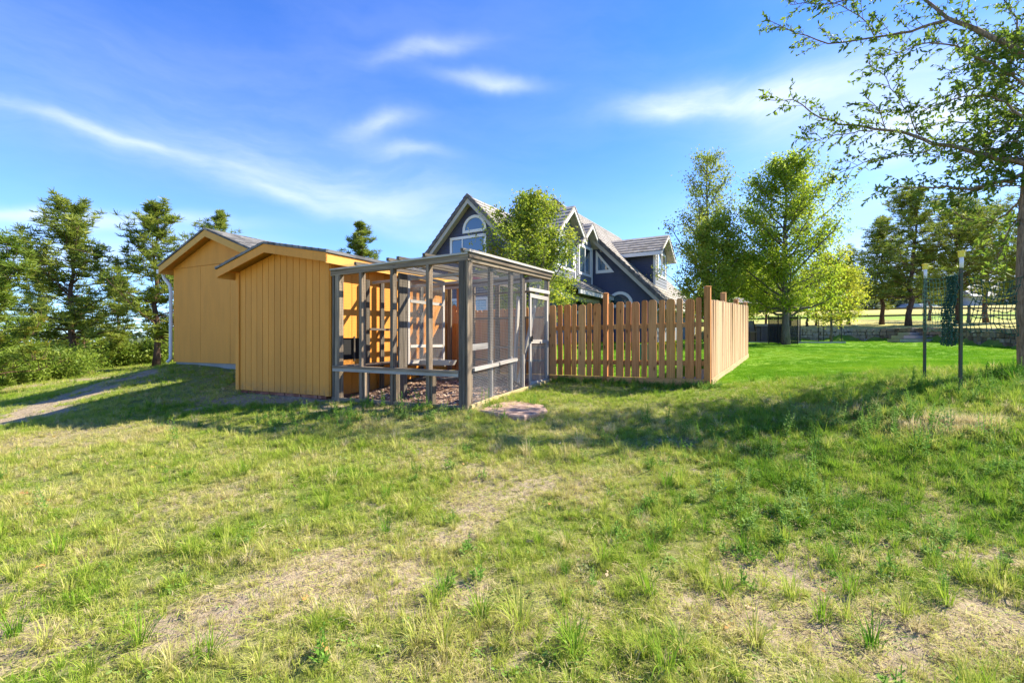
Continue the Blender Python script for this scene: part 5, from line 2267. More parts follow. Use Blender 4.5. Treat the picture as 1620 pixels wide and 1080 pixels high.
T = empty('patio_chair', at(1190, 540, 22.0), 'grey metal patio chair with a tall mesh back beside the hot tub', 'chair')
cx, cy = px(1191, 22.0), 22.0
for (a, b) in ((-.25, -.2), (.25, -.2)):
    m = MB()
    m.tube([(cx + a, cy + b, 1.5), (cx + a, cy + b, 1.95)], .02, 6)
    m.build('leg', M_black, T)
for (a, b) in ((-.25, .25), (.25, .25)):
    m = MB()
    m.tube([(cx + a, cy + b, 1.5), (cx + a, cy + b, 1.95), (cx + a, cy + b + .18, 2.5)], .02, 6)
    m.build('leg', M_black, T)
m = MB()
m.box((cx - .24, cy - .22, 1.92), (cx + .24, cy + .25, 1.96))
m.build('seat', M_grayplastic, T)
m = MB()
m.prism([(cx - .23, cy + .26, 1.98), (cx + .23, cy + .26, 1.98), (cx + .23, cy + .43, 2.48), (cx - .23, cy + .43, 2.48)], (0, .015, 0))
m.build('backrest', M_grayplastic, T)
for sg in (-1, 1):
    m = MB()
    m.tube([(cx + sg * .27, cy - .2, 1.9), (cx + sg * .27, cy - .2, 2.14), (cx + sg * .27, cy + .3, 2.16)], .018, 6)
    m.build('armrest', M_black, T)

# canopy glimpsed above the side fence
T = empty('patio_umbrella', (11.3, 24, 1.5), 'grey patio umbrella half hidden under the trees above the side fence', 'umbrella')
m = MB()
zc = EYE + (540 - 470) / 750 * 24
m.tube([(11.3, 24, zc), (11.3, 24, zc - .10), (11.3, 24, zc - .38)], [.03, .5, 1.15], 8, cap=False)
m.build('canopy', M_grayplastic, T)
m = MB()
m.tube([(11.3, 24, 1.5), (11.3, 24, zc)], .025, 8)
m.build('pole', M_black, T)

# black mesh pool fence
nn = NT('black_mesh', .7, .2)
nn.color((.02, .02, .02))
tb = nn.node('ShaderNodeBsdfTransparent')
mx = nn.node('ShaderNodeMixShader')
mx.inputs[0].default_value = .42
nn.L.new(nn.b.outputs[0], mx.inputs[1])
nn.L.new(tb.outputs[0], mx.inputs[2])
nn.L.new(mx.outputs[0], nn.N['Material Output'].inputs['Surface'])
M_bmesh = nn.m
T = empty('pool_fence', (14, 20.5, 1.45), 'black mesh pool fence on slim black posts at the far edge of the lawn', 'fence')
ppx = [(1216, 20.4), (1231, 20.2), (1247, 20.0), (1262, 20.0), (1266, 22.5), (1295, 24.3), (1303, 25.2), (1331, 24.6)]
pts = [Vector((px(a, b), b, hz(px(a, b), b))) for a, b in ppx]
for p in pts:
    m = MB()
    m.tube([p - Vector((0, 0, .05)), p + Vector((0, 0, 1.25))], .022, 6)
    m.build('post', M_black, T)
for i in (0, 1, 2, 3):
    m = MB()
    a, b = pts[i], pts[i + 1]
    m.prism([a + Vector((0, 0, .05)), b + Vector((0, 0, .05)), b + Vector((0, 0, 1.18)), a + Vector((0, 0, 1.18))], (0, .006, 0))
    m.build('mesh_panel', M_bmesh, T)
for i in (4, 5, 6):
    a, b = pts[i], pts[i + 1]
    m = MB()
    m.tube([a + Vector((0, 0, 1.2)), b + Vector((0, 0, 1.2))], .012, 5)
    m.build('top_rail', M_black, T)

# ---------------------------------------------------------------- far house and parked car
T = empty('far_house', at(1570, 492, 95), 'long white house with a pale roof far beyond the meadow', 'house')
gx, gy = 96.0, 95.0
zb = EYE + (540 - 493) / 750 * gy
x0, x1 = px(1538, gy), px(1640, gy)
m = MB()
m.box((x0, gy, zb - 2), (x1, gy + 9, zb + 3.3))
m.build('wall', M_white, T)
m = MB()
nnr = paint('pale_metal_roof', (.62, .62, .62), .1)
m.prism([(x0 - .6, gy - .7, zb + 3.1), (x0 - .6, gy + 9.7, zb + 3.1), (x0 - .6, gy + 4.5, zb + 7.2)], (x1 - x0 + 1.2, 0, 0))
m.build('roof', nnr, T)
for i, w in enumerate((2.2, 7.5, 9.2, 13.5)):
    m = MB()
    m.box((x0 + w, gy - .06, zb + 1.3), (x0 + w + 1.3, gy - .01, zb + 2.5))
    f = m.build('window', M_white, T)
    m = MB()
    m.box((x0 + w + .1, gy - .075, zb + 1.4), (x0 + w + 1.2, gy - .062, zb + 2.4))
    m.build('pane', M_glass, f)
m = MB()
m.box((x0 + .1, gy - 1.2, zb - 2.2), (x1, gy - .9, zb - .05))
_hedge = paint('hedge_green', (.03, .10, .06), .4)
m.build('foundation_planting', _hedge, T)

T = empty('far_shed', at(1492, 487, 100), 'small white outbuilding left of the far white house', 'shed')
m = MB()
x0, x1 = px(1485, 100), px(1502, 100)
zb = EYE + (540 - 489) / 750 * 100
m.box((x0, 100, zb - 2), (x1, 104, zb + 2.0))
m.build('wall', M_white, T)
m = MB()
m.prism([(x0 - .3, 99.6, zb + 1.9), (x0 - .3, 104.4, zb + 1.9), (x0 - .3, 102, zb + 3.2)], (x1 - x0 + .6, 0, 0))
m.build('roof', nnr, T)


def car(cx, cy, zb, col, label, name='parked_car'):
    T = empty(name, (cx, cy, zb), label, 'car')
    prof = [(-2.3, .35), (-2.3, .85), (-1.5, .98), (-.8, 1.48), (.9, 1.5), (1.7, .98), (2.25, .85), (2.3, .35)]
    m = MB()
    m.prism([(cx + a, cy, zb + z) for a, z in prof], (0, 1.75, 0))
    m.build('body', col, T)
    m = MB()
    m.prism([(cx + a, cy - .01, zb + z) for a, z in ((-1.35, 1.0), (-.75, 1.40), (.85, 1.42), (1.45, 1.0))], (0, .008, 0))
    m.build('side_window', M_glass, T)
    for a in (-1.45, 1.45):
        m = MB()
        m.tube([(cx + a, cy - .03, zb + .33), (cx + a, cy + .2, zb + .33)], .33, 12)
        m.build('wheel', M_black, T)


_cb = paint('blue_car_paint', (.10, .16, .26), .1, .02, .02, .3)
car(px(1444, 88), 88, EYE + (540 - 492) / 750 * 88 - .1, _cb, 'blue car parked far off between the pine trunks')
car(px(1470, 90), 90, EYE + (540 - 491) / 750 * 90 - .1, M_white, 'white car parked far off to the right of the blue one')

# ---------------------------------------------------------------- things glimpsed through the pickets
T = empty('play_table', (3.3, 12.6, .98), 'small yellow plastic play table behind the pickets', 'table')
m = MB()
m.box((3.85, 12.5, 1.42), (4.45, 12.9, 1.47))
m.build('top', M_yplastic, T)
for a in (3.88, 4.38):
    for b in (12.53, 12.83):
        m = MB()
        m.box((a, b, .96), (a + .05, b + .05, 1.42))
        m.build('leg', M_yplastic, T)
_teal = paint('teal_plastic', (.03, .22, .20), .1)
T = empty('storage_tub', (3.2, 11.6, .95), 'teal plastic tub standing behind the pickets', 'tub')
m = MB()
m.smooth = False
m.tube([(3.25, 11.6, .93), (3.25, 11.6, 1.40)], [.17, .22], 12)
m.build('body', _teal, T)
m = MB()
m.tube([(3.25, 11.6, 1.401), (3.25, 11.6, 1.43)], [.235, .235], 12)
m.build('rim', _teal, T)
T = empty('pipe_frame', (3.2, 8.3, .85), 'white plastic pipe frame on the ground behind the fence corner', 'pipe frame')
for a, b in (((2.98, 8.35, .86), (3.3, 8.2, .86)), ((2.98, 8.35, .86), (2.98, 8.35, 1.02)), ((3.3, 8.2, .86), (3.3, 8.2, 1.02))):
    m = MB()
    m.tube([a, b], .022, 8)
    m.build('pipe', M_white, T)

# ================================================================== trees


def leaves_from(name, centers, spread, n_per, size, mat, parent, rng, aspect=.5, droop=0.0, flat=0.0, dens_rnd=None):
    """separate diamond shaped leaves scattered round the twig points"""
    c = np.repeat(centers, n_per, axis=0)
    n = len(c)
    p = c + rng.normal(0, 1, (n, 3)) * spread
    d = rng.normal(0, 1, (n, 3))
    d[:, 2] -= droop
    d /= np.linalg.norm(d, axis=1)[:, None]
    u = rng.normal(0, 1, (n, 3))
    u[:, 2] *= (1 - flat)
    s = np.cross(d, u)
    s /= np.linalg.norm(s, axis=1)[:, None] + 1e-9
    l = size * rng.uniform(.6, 1.25, n)[:, None]
    nrm = np.cross(d, s)
    q = np.stack([p, p + d * l * .45 + s * l * aspect * .5 + nrm * l * .07, p + d * l, p + d * l * .5 - s * l * aspect * .5 + nrm * l * .07], 1)
    cr = rng.uniform(0, 1, len(centers))
    r = np.clip(np.repeat(cr, n_per) * .55 + rng.uniform(0, 1, n) * .45, 0, 1)
    me = raw_mesh(name, q, 4, mat, {'rnd': r}, WLOC[parent.name] if parent is not None else (0, 0, 0))
    o = bpy.data.objects.new(name, me)
    COL.objects.link(o)
    WLOC[o.name] = WLOC[parent.name] if parent is not None else Vector()
    if parent is not None:
        o.parent = parent
    return o


def wiggle(a, b, n, amp, rng, sag=0):
    a, b = Vector(a), Vector(b)
    pts = []
    off = Vector()
    for i in range(n + 1):
        t = i / n
        if 0 < i:
            off = off + Vector(rng.normal(0, amp, 3))
        pts.append(a.lerp(b, t) + off * (1 if i else 0) + Vector((0, 0, -sag * math.sin(math.pi * t))))
    return pts


def broadleaf(x, y, h, crown, mat, label, rng, bottom=.18, limbs=26, twigs=7, per=26, size=.11, spread=.16, bmat=None, r0=.12, group=None, zb=None, top=1.0, up=.9, cat='tree', sparse_top=0.0, name='maple_tree', lean=(0, 0)):
    """crown(t) -> radius at relative height t (0 bottom of crown, 1 top)"""
    z0 = hz(x, y) - .05 if zb is None else zb
    T = empty(name, (x, y, z0), label, cat, group)
    tr = MB()
    tr.smooth = True
    trunk = [Vector((x, y, z0))]
    for i in range(1, 9):
        t = i / 8
        trunk.append(Vector((x + rng.normal(0, .02 * h / 6) + lean[0] * t, y + rng.normal(0, .02 * h / 6) + lean[1] * t, z0 + h * t * .85)))
    tr.tube(trunk, [r0 * (1.25 if i == 0 else 1) * (1 - .93 * i / 8) + .004 for i in range(9)], 8)
    cen = []

    def tp(t):
        f = t * 8
        i = min(int(f), 7)
        return trunk[i].lerp(trunk[i + 1], f - i)
    for k in range(limbs):
        t = bottom + (1 - bottom) * ((k + rng.uniform(0, 1)) / limbs) ** 1.05 * .97
        rel = (t - bottom) / (1 - bottom)
        a0 = tp(min(t, .99))
        az = k * 2.39996 + rng.uniform(-.5, .5)
        R = crown(rel) * rng.uniform(.62, 1.12)
        rise = up * R * rng.uniform(.35, 1.0)
        e = a0 + Vector((math.cos(az) * R, math.sin(az) * R, rise))
        if e.z > z0 + h * 1.03:
            e.z = z0 + h * rng.uniform(.94, 1.03)
        pts = wiggle(a0, e, 5, R * .035, rng, R * .06)
        rr = max(.006, r0 * .42 * (1 - rel * .75))
        tr.tube(pts, [rr * (1 - .8 * i / 5) + .003 for i in range(6)], 5, cap=False)
        for j in range(twigs):
            q = rng.uniform(.28, 1.0)
            f = q * 5
            i = min(int(f), 4)
            b0 = pts[i].lerp(pts[i + 1], f - i)
            L_ = R * rng.uniform(.16, .42)
            dv = Vector(rng.normal(0, 1, 3))
            dv.normalize()
            dv = (dv + Vector((math.cos(az) * .5, math.sin(az) * .5, .45))).normalized()
            b1 = b0 + dv * L_
            tr.tube([b0, b0.lerp(b1, .5) + Vector((0, 0, L_ * .05)), b1], [.010 * h / 8, .006 * h / 8, .003], 3, cap=False)
            for u in (.35, .7, 1.0):
                if sparse_top and rng.uniform(0, 1) < sparse_top * rel:
                    continue
                cen.append(b0.lerp(b1, u))
        cen.append(pts[-1])
    tr.build('trunk', bmat or M_barkg, T, origin=(x, y, z0))
    leaves_from('crown', np.array(cen), spread, per, size, mat, T, rng)
    return T


def pine(x, y, h, label, rng, width=.26, bottom=.2, mat=None, group=None, zb=None, whorls=None, dens=1.0, lean=(0, 0), tuft=.23, name='pine_tree', r0=None, cut=None, per=None, droop=.0):
    z0 = hz(x, y) - .08 if zb is None else zb
    T = empty(name, (x, y, z0), label, 'tree', group)
    tr = MB()
    tr.smooth = True
    r0 = r0 or h * .021
    trunk = [Vector((x, y, z0))]
    for i in range(1, 11):
        t = i / 10
        trunk.append(Vector((x + rng.normal(0, .008 * h) + lean[0] * t, y + rng.normal(0, .008 * h) + lean[1] * t, z0 + h * t)))
    tr.tube(trunk, [r0 * (1.3 if i == 0 else 1) * (1 - .9 * i / 10) for i in range(11)], 8)
    whorls = whorls or int(h * 3.3)
    cen = []
    for k in range(whorls):
        rel = (k + rng.uniform(0, .8)) / whorls
        t = bottom + (1 - bottom) * rel
        f = min(t, .995) * 10
        i = min(int(f), 9)
        a0 = trunk[i].lerp(trunk[i + 1], f - i)
        nb = rng.integers(3, 6)
        for j in range(nb):
            az = rng.uniform(0, 6.283)
            env = (1 - rel) ** .60 * (.55 + .45 * min(1, rel * 4 + .35))
            R = h * width * env * rng.choice([.35, .6, .9, 1.15, 1.35]) * rng.uniform(.8, 1.15) + .12
            el = .05 + rel * .8 + rng.uniform(-.35, .45) - droop
            e = a0 + Vector((math.cos(az) * math.cos(el) * R, math.sin(az) * math.cos(el) * R, math.sin(el) * R + .06 * R))
            pts = wiggle(a0, e, 4, R * .04, rng, R * .05)
            tr.tube(pts, [max(.004, r0 * .22 * (1 - rel * .6) * (1 - .8 * q / 4)) for q in range(5)], 4, cap=False)
            nt = max(3, int((5 + R * 13) * dens))
            for q in range(nt):
                u = rng.uniform(.38, 1.04)
                f = min(u, .999) * 4
                i2 = min(int(f), 3)
                b = pts[i2].lerp(pts[i2 + 1], f - i2)
                side = Vector((-math.sin(az), math.cos(az), 0)) * rng.normal(0, .17 * R * (1.15 - u * .5))
                c = b + side + Vector((0, 0, rng.uniform(-.06, .24) * R + .03))
                cen.append(c)
                if q % 2 == 0:
                    tr.tube([b, c], [.008, .004], 3, cap=False)
    tr.build('trunk', M_bark, T, origin=(x, y, z0))
    # needle tufts: bursts of thin blades
    cen = np.array(cen)
    per = per or 17
    n = len(cen) * per
    c = np.repeat(cen, per, axis=0)
    d = rng.normal(0, 1, (n, 3))
    d[:, 2] = np.abs(d[:, 2]) * .7 + d[:, 2] * .5 + .10
    d /= np.linalg.norm(d, axis=1)[:, None]
    s = np.cross(d, rng.normal(0, 1, (n, 3)))
    s /= np.linalg.norm(s, axis=1)[:, None] + 1e-9
    l = (tuft * rng.uniform(.65, 1.2, n))[:, None]
    w = l * .12
    q = np.stack([c - s * w * .5, c + s * w * .5, c + d * l + s * w * .25, c + d * l - s * w * .25], 1)
    r = np.clip(np.repeat(rng.uniform(0, 1, len(cen)), per) * .75 + rng.uniform(0, .25, n), 0, 1)
    o = bpy.data.objects.new('crown', raw_mesh('crown', q, 4, mat or M_needle, {'rnd': r}, WLOC[T.name]))
    COL.objects.link(o)
    o.parent = T
    return T


R_ = np.random.default_rng
Y = 20.0


def zpx(py, Y): return EYE + (540 - py) / 750 * Y


def height(top_px, x, Y): return zpx(top_px, Y) - hz(x, Y)


# pines on the left
def lp(p, Y, top, **kw):
    x = px(p, Y)
    return x, Y, height(top, x, Y)


x, y, h = lp(113, 19.5, 322)
pine(x, y, h, 'tall open pine second from the left edge with a dark trunk beside the dirt track', R_(11), .32, .20, dens=.72, mat=M_needle, group='pines left of the sheds')
x, y, h = lp(247, 20, 328)
pine(x, y, h, 'full round topped pine standing directly left of the big yellow shed', R_(12), .29, .18, group='pines left of the sheds', dens=.85)
x, y, h = lp(-14, 13.0, 372)
pine(x, y, h, 'bushy young pine with orange tinged needles cut by the left edge of the picture', R_(13), .33, .05, mat=M_needle_y, group='pines left of the sheds', dens=1.3, tuft=.18)
x, y, h = lp(132, 22, 480)
pine(x, y, h, 'short dark pine with its own thin trunk right behind the tall open pine', R_(14), .34, .25, dens=.7, group='pines left of the sheds')
x, y, h = lp(186, 24, 440)
pine(x, y, h, 'dense pine filling the gap between the two tall left pines', R_(15), .30, .08, group='pines left of the sheds', dens=.8)
x, y, h = lp(60, 27, 430)
pine(x, y, h, 'half hidden pine behind the young pine at the left edge', R_(16), .32, .08, dens=.7, group='pines left of the sheds')
x, y, h = lp(345, 30, 338)
pine(x, y, h, 'pine top peeping over the ridge of the big yellow shed', R_(17), .22, .25, group='pines behind the sheds', dens=.8)
x, y, h = lp(570, 31, 356)
pine(x, y, h, 'narrow pine top rising above the coop roof left of the blue house', R_(18), .20, .25, group='pines behind the sheds', dens=.9)
x, y, h = lp(300, 27, 470)
pine(x, y, h, 'low pine just left of the downspout of the big yellow shed', R_(19), .36, .05, group='pines left of the sheds')
for i, (p, Yd, t, lab) in enumerate(((20, 16.5, 545, 'bright green round bush at the far left beside the track'), (75, 17.5, 560, 'bright green low bush below the young pine'),
                                     (-60, 14, 500, 'large green bush mostly outside the left edge'), (165, 24, 545, 'small green bush behind the trunks of the left pines'),
                                     (215, 25, 548, 'small green bush left of the round topped pine'), (-20, 19, 500, 'tall green bush behind the young pine at the left edge'),
                                     (110, 28, 540, 'pale green bush between the far trunks on the left'))):
    x = px(p, Yd)
    h = max(.9, height(t, x, Yd))
    broadleaf(x, Yd, h, lambda r: (.35 + 1.0 * math.sin(math.pi * min(1, r * .75 + .2))) * 1.25, M_shrub, lab, R_(30 + i), bottom=.03, limbs=26, twigs=6, per=14, size=.12, spread=.15, r0=.04, group='bushes along the track', up=.4, cat='bush', name='bush')

# small yellowing maple in front of the blue house
x, y = px(838, 14.2), 14.2
h = zpx(262, y) - hz(x, y)
broadleaf(x, y, h, lambda r: 1.85 * (min(1, r * 3.2 + .5)) * (1 - r) ** .8 + .10, M_leaf_near, 'yellow green maple in front of the blue house behind the wire run', R_(41), bottom=.16, limbs=56, twigs=9, per=18, size=.095, spread=.11, r0=.07, up=1.35, sparse_top=.45)
# poplar and the two big maples
x, y = px(1118, 22.5), 22.5
h = zpx(186, y) - hz(x, y)
broadleaf(x, y, h, lambda r: 2.1 * (min(1, r * 3 + .4)) * (1 - r) ** .6 + .15, M_leaf_poplar, 'tall airy poplar just right of the blue house dormer', R_(42), bottom=.10, limbs=52, twigs=9, per=14, size=.12, spread=.15, r0=.13, up=1.15, sparse_top=.62, name='poplar_tree')
x, y = px(1130, 19.5), 19.5
h = zpx(318, y) - hz(x, y)
broadleaf(x, y, h, lambda r: 1.4 * (min(1, r * 3 + .5)) * (1 - r) ** .5 + .2, M_leaf_near, 'rounded maple with yellowing leaves in front of the tall poplar', R_(47), bottom=.18, limbs=40, twigs=9, per=18, size=.11, spread=.15, r0=.10, up=.9, sparse_top=.2)
x, y = px(1243, 19.6), 19.6
h = zpx(198, y) - hz(x, y)
broadleaf(x, y, h, lambda r: 2.45 * (min(1, r * 3.5 + .42)) * (1 - r) ** .62 + .15, M_leaf_maple, 'largest bright green maple with its grey trunk at the pool fence', R_(43), bottom=.15, limbs=66, twigs=11, per=18, size=.115, spread=.16, r0=.15, up=1.0, sparse_top=.35)
x, y = px(1315, 23.5), 23.5
h = zpx(378, y) - hz(x, y)
broadleaf(x, y, h, lambda r: 1.5 * (min(1, r * 3 + .5)) * (1 - r) ** .5 + .2, M_leaf_gold, 'small golden green tree right of the largest maple', R_(44), bottom=.22, limbs=36, twigs=8, per=16, size=.115, spread=.15, r0=.06, up=.8, sparse_top=.2, name='young_tree')
x, y = px(1330, 30), 30
h = zpx(400, y) - hz(x, y)
broadleaf(x, y, h, lambda r: 1.5 * (min(1, r * 3 + .5)) * (1 - r) ** .5 + .2, M_leaf_near, 'thin young tree behind the golden green tree', R_(45), bottom=.4, limbs=20, twigs=6, per=12, size=.13, spread=.17, r0=.06, up=.8, name='young_tree')
x, y = px(1170, 29), 29
h = zpx(400, y) - hz(x, y)
broadleaf(x, y, h, lambda r: 2.2 * (min(1, r * 3 + .5)) * (1 - r) ** .5 + .3, M_leaf_maple, 'shaded tree filling the gap behind the poplar and the largest maple', R_(46), bottom=.22, limbs=40, twigs=8, per=16, size=.17, spread=.24, r0=.15, up=.7)

# ponderosa pines on the right
for i, (p, Yd, t, wd, bt, dn, lab, ln) in enumerate((
        (1437, 30, 305, .40, .20, 1.1, 'large spreading pine with a dark trunk left of the yellow capped posts', (.6, 0)),
        (1395, 33, 352, .32, .22, 1.0, 'pine with a straight brown trunk left of the large spreading pine', (0, 0)),
        (1515, 31, 318, .40, .26, 1.0, 'pine behind the nearer yellow capped post', (0, 0)),
        (1560, 38, 335, .38, .26, .9, 'pine standing behind the wide meshed netting', (0, 0)),
        (1343, 34, 410, .16, .45, .6, 'slender pine with a thin trunk right of the golden green tree', (0, 0)),
        (1277, 33, 430, .25, .35, .7, 'first of two close brown trunked pines behind the pool fence', (0, 0)),
        (1291, 34, 430, .25, .35, .7, 'second of two close brown trunked pines, just right of the first', (0, 0)),
        (1212, 30, 425, .25, .35, .7, 'brown trunked pine behind the hot tub', (0, 0)),
        (1640, 30, 300, .38, .25, 1.0, 'pine at the right edge behind the ash tree', (0, 0)),
        (1470, 45, 395, .28, .25, .9, 'smaller pine farther back in the meadow', (0, 0)))):
    x = px(p, Yd)
    h = height(t, x, Yd)
    pine(x, Yd, h, lab, R_(60 + i), wd, bt, group='pines beyond the stone wall', dens=dn * .62, lean=ln, tuft=.26, per=14)

# far woods as masses of foliage
def woods(name, pts, r, hgt, mat, label, rng, size=.5, per=260):
    C_, n = [], 0
    for (x, y) in pts:
        z = hz(x, y)
        k = per
        a = rng.uniform(0, 6.283, k)
        el = rng.uniform(0, 1, k)
        rr = r * rng.uniform(.6, 1.2) * np.sqrt(rng.uniform(0, 1, k)) * np.sqrt(np.clip(1 - el ** 2, .05, 1))
        C_.append(np.c_[x + rr * np.cos(a), y + rr * np.sin(a), z + hgt * rng.uniform(.7, 1.25) * el])
    c = np.concatenate(C_)
    o = leaves_from(name, c, .25, 3, size, mat, None, rng, aspect=.7)
    tag(o, label, 'trees', kind='stuff')


rr_ = R_(90)
woods('distant_woods', [(-75 + i * 3.2 + rr_.uniform(-2, 2), 62 + rr_.uniform(-8, 8) + abs(i - 12) * .3) for i in range(26)], 3.6, 4.6, M_far, 'band of distant low woodland behind the left pines', rr_, .8)
woods('meadow_woods', [(18 + i * 5.2 + rr_.uniform(-2, 2), 96 + rr_.uniform(-6, 6)) for i in range(26)], 4.6, 5.5, M_far, 'line of distant trees along the top of the meadow', rr_, 1.0)
woods('lower_thicket', [(-28 + i * 1.3 + rr_.uniform(-.7, .7), 27 + rr_.uniform(-2, 3)) for i in range(9)], 1.4, 1.7, M_shrub, 'thicket of scrub behind the left pines', rr_, .22, 300)

# ---------------------------------------------------------------- the ash tree at the right edge


def ash():
    rng = R_(77)
    KS = 7.0 / 9.0
    bx, by = px(1634, 7.0), 7.0
    z0 = hz(bx, by) - .06
    T = empty('ash_tree', (bx, by, z0), 'large ash tree at the right edge with long leafy limbs reaching over the sky', 'tree')
    tr = MB()
    tr.smooth = True
    trunk = [Vector((bx + .02, by, z0)), at(1630, 560, 7), at(1626, 430, 7), at(1630, 330, 7.0), at(1638, 240, 7.0), at(1648, 120, 7.0), at(1656, 0, 7.0), at(1660, -110, 7.0)]
    tr.tube(trunk, [.18, .145, .13, .125, .118, .085, .045, .008], 12)
    limbs = []

    def limb(px_list, r0, r1=.006):
        pts = [at(a, b, (c if c >= 9 else 9 + (9 - c) * 1.2) * KS) for a, b, c in px_list]
        r0, r1 = r0 * .72, r1 * .7
        sm = []
        for i in range(len(pts) - 1):     # gentle in-between points
            for q in range(3):
                sm.append(pts[i].lerp(pts[i + 1], q / 3) + Vector(rng.normal(0, .013, 3)))
        sm.append(pts[-1])
        n = len(sm)
        tr.tube(sm, [r0 + (r1 - r0) * (i / (n - 1)) ** .8 for i in range(n)], 7, cap=False)
        limbs.append(sm)
        return sm
    limb([(1650, 100, 9), (1596, 70, 8.9), (1535, 39, 8.7), (1498, 30, 8.5), (1465, 0, 8.3), (1430, -25, 8.2)], .075, .02)
    limb([(1498, 31, 8.5), (1439, 50, 8.3), (1387, 60, 8.1), (1310, 70, 7.9), (1258, 52, 7.8), (1212, 30, 7.7)], .035)
    limb([(1430, -25, 8.2), (1370, -20, 8.0), (1322, 8, 7.9), (1280, 5, 7.8), (1250, 8, 7.7)], .025)
    limb([(1387, 60, 8.1), (1360, 25, 8.0), (1310, 2, 7.9), (1290, -20, 7.9)], .014)
    limb([(1640, 262, 9), (1580, 250, 8.9), (1535, 241, 8.8), (1476, 226, 8.6), (1435, 211, 8.4), (1380, 204, 8.3), (1328, 194, 8.1), (1298, 185, 8.0), (1254, 160, 7.9), (1212, 158, 7.8)], .06)
    limb([(1454, 215, 8.5), (1440, 180, 8.4), (1417, 148, 8.3), (1395, 120, 8.2), (1372, 98, 8.1)], .013)
    limb([(1380, 204, 8.3), (1350, 210, 8.2), (1313, 215, 8.1), (1284, 226, 8.0), (1262, 220, 8.0)], .014)
    limb([(1470, 238, 8.6), (1430, 245, 8.5), (1385, 252, 8.4), (1340, 268, 8.3), (1310, 288, 8.2)], .015)
    limb([(1401, 206, 8.3), (1390, 175, 8.3), (1368, 145, 8.2)], .010)
    limb([(1640, 262, 9), (1600, 285, 9.1), (1569, 292, 9.1), (1535, 298, 9.1), (1495, 296, 9.1), (1440, 298, 9.0), (1396, 296, 8.9)], .05)
    limb([(1645, 150, 9), (1600, 118, 9.1), (1560, 95, 9.1), (1513, 70, 9.1), (1470, 66, 9.1), (1430, 80, 9.0), (1390, 92, 9.0)], .03)
    limb([(1650, 95, 9), (1612, 60, 8.7), (1608, 30, 8.6), (1590, 0, 8.5), (1575, -30, 8.4)], .03)
    limb([(1634, 200, 9), (1590, 160, 9.2), (1560, 150, 9.3), (1510, 155, 9.4), (1465, 172, 9.5), (1430, 160, 9.5)], .028)
    limb([(1630, 300, 9), (1600, 330, 8.6), (1570, 352, 8.4), (1530, 345, 8.2), (1500, 330, 8.1)], .028)
    limb([(1625, 330, 9), (1598, 360, 9.3), (1585, 395, 9.5), (1575, 420, 9.6)], .018)
    limb([(1645, 170, 9), (1600, 190, 9.6), (1560, 200, 10.1), (1500, 190, 10.5), (1450, 210, 10.8)], .03)
    # hanging side branches along the right edge
    for i in range(18):
        sx_, sy_ = rng.uniform(1600, 1660), rng.uniform(60, 340)
        ex_, ey_ = sx_ - rng.uniform(40, 175), sy_ + rng.uniform(-60, 55)
        d0_, d1_ = 9 + rng.uniform(-.2, .2), 9 + rng.uniform(-1.6, 1.6)
        limb([(sx_, sy_, d0_), ((sx_ * .6 + ex_ * .4), (sy_ * .6 + ey_ * .4) - 8, d0_ * .6 + d1_ * .4), (ex_, ey_, d1_)], .016, .004)
    # the part of the tree outside the picture
    for i in range(4):
        az = rng.uniform(-.9, 1.3)
        zz = rng.uniform(3.2, 5.5)
        a0 = Vector((bx + .1, by, z0 + zz))
        R = 2.4 * rng.uniform(.7, 1.1)
        e = a0 + Vector((math.cos(az) * R, math.sin(az) * R, rng.uniform(.3, 1.6)))
        sm = wiggle(a0, e, 8, .05, rng)
        tr.tube(sm, [.05 * (1 - .85 * q / 8) for q in range(9)], 6, cap=False)
        limbs.append(sm)
    # twigs and leaves
    cen, cdir = [], []
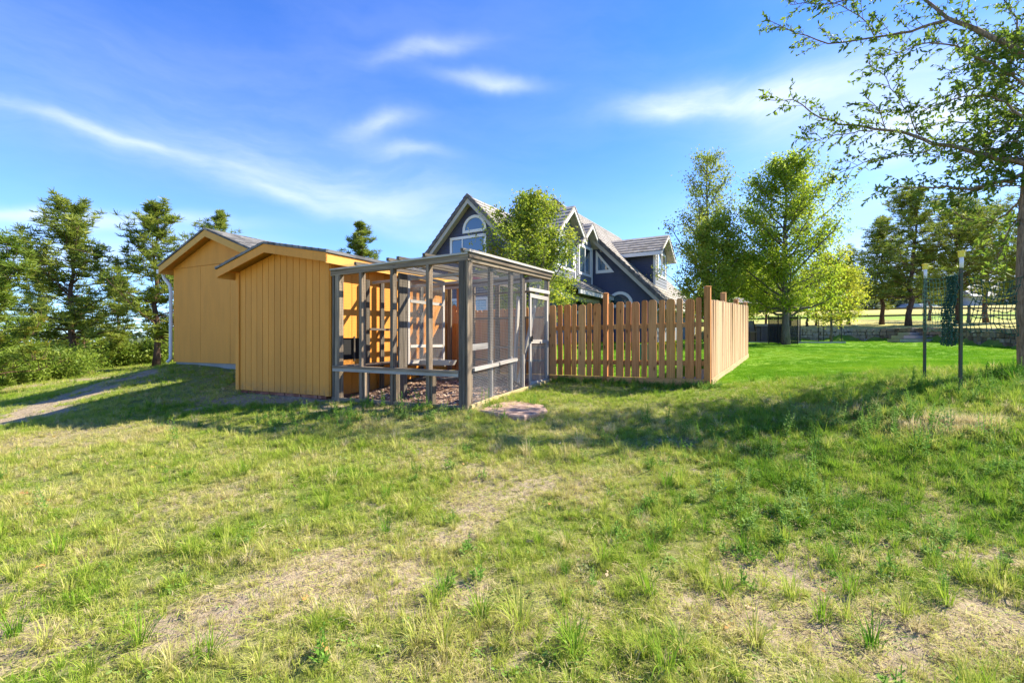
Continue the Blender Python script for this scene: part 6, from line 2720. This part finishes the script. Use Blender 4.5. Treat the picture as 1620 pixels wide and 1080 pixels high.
    for sm in limbs:
        L_ = sum((b - a).length for a, b in zip(sm[:-1], sm[1:]))
        nt = int(L_ * 15) + 4
        n = len(sm) - 1
        for k in range(nt):
            u = (k + rng.uniform(0, 1)) / nt
            if u < .10 and L_ > 2:
                continue
            f = u * n
            i = min(int(f), n - 1)
            b0 = sm[i].lerp(sm[i + 1], f - i)
            d = (sm[i + 1] - sm[i]).normalized()
            s = Vector(rng.normal(0, 1, 3))
            s = (s - d * s.dot(d)).normalized()
            dv = (d * .75 + s * .85 + Vector((0, 0, .12))).normalized()
            l = rng.uniform(.14, .50) * (1.15 - .45 * u)
            mid = b0 + dv * l * .5 + Vector(rng.normal(0, .02, 3))
            b1 = b0 + dv * l + Vector((0, 0, -.10 * l))
            tr.tube([b0, mid, b1], [.0048, .0032, .0013], 4, cap=False)
            m_ = int(l * 38) + 4
            for q in range(m_):
                w = .2 + .85 * (q + rng.uniform(0, 1)) / m_
                c = (b0.lerp(mid, w * 2) if w < .5 else mid.lerp(b1, min(1.05, w * 2 - 1)))
                sd_ = Vector(rng.normal(0, 1, 3))
                ld = (dv * .7 + sd_.normalized() * .9 + Vector((0, 0, -.25))).normalized()
                cen.append(c)
                cdir.append(ld)
    tr.build('trunk', M_barktan, T, origin=(bx, by, z0))
    c, d = np.array(cen), np.array(cdir)
    n = len(c)
    s = np.cross(d, rng.normal(0, 1, (n, 3)))
    s /= np.linalg.norm(s, axis=1)[:, None] + 1e-9
    nr = np.cross(d, s)
    l = (.078 * rng.uniform(.55, 1.25, n))[:, None]
    w = l * .19
    # pointed leaf folded along its midrib: two quads each
    tip, base = c + d * l, c
    m1, m2 = c + d * l * .35, c + d * l * .68
    q1 = np.stack([base, m1 + s * w + nr * l * .05, m2 + s * w * .85 + nr * l * .04, tip], 1)
    q2 = np.stack([tip, m2 - s * w * .85 + nr * l * .04, m1 - s * w + nr * l * .05, base], 1)
    r = rng.uniform(0, 1, n)
    o = bpy.data.objects.new('crown', raw_mesh('crown', np.concatenate([q1, q2]), 4, M_leaf_ash, {'rnd': np.concatenate([r, r])}, WLOC[T.name]))
    COL.objects.link(o)
    o.parent = T
    print('ash leaves', n)


ash()
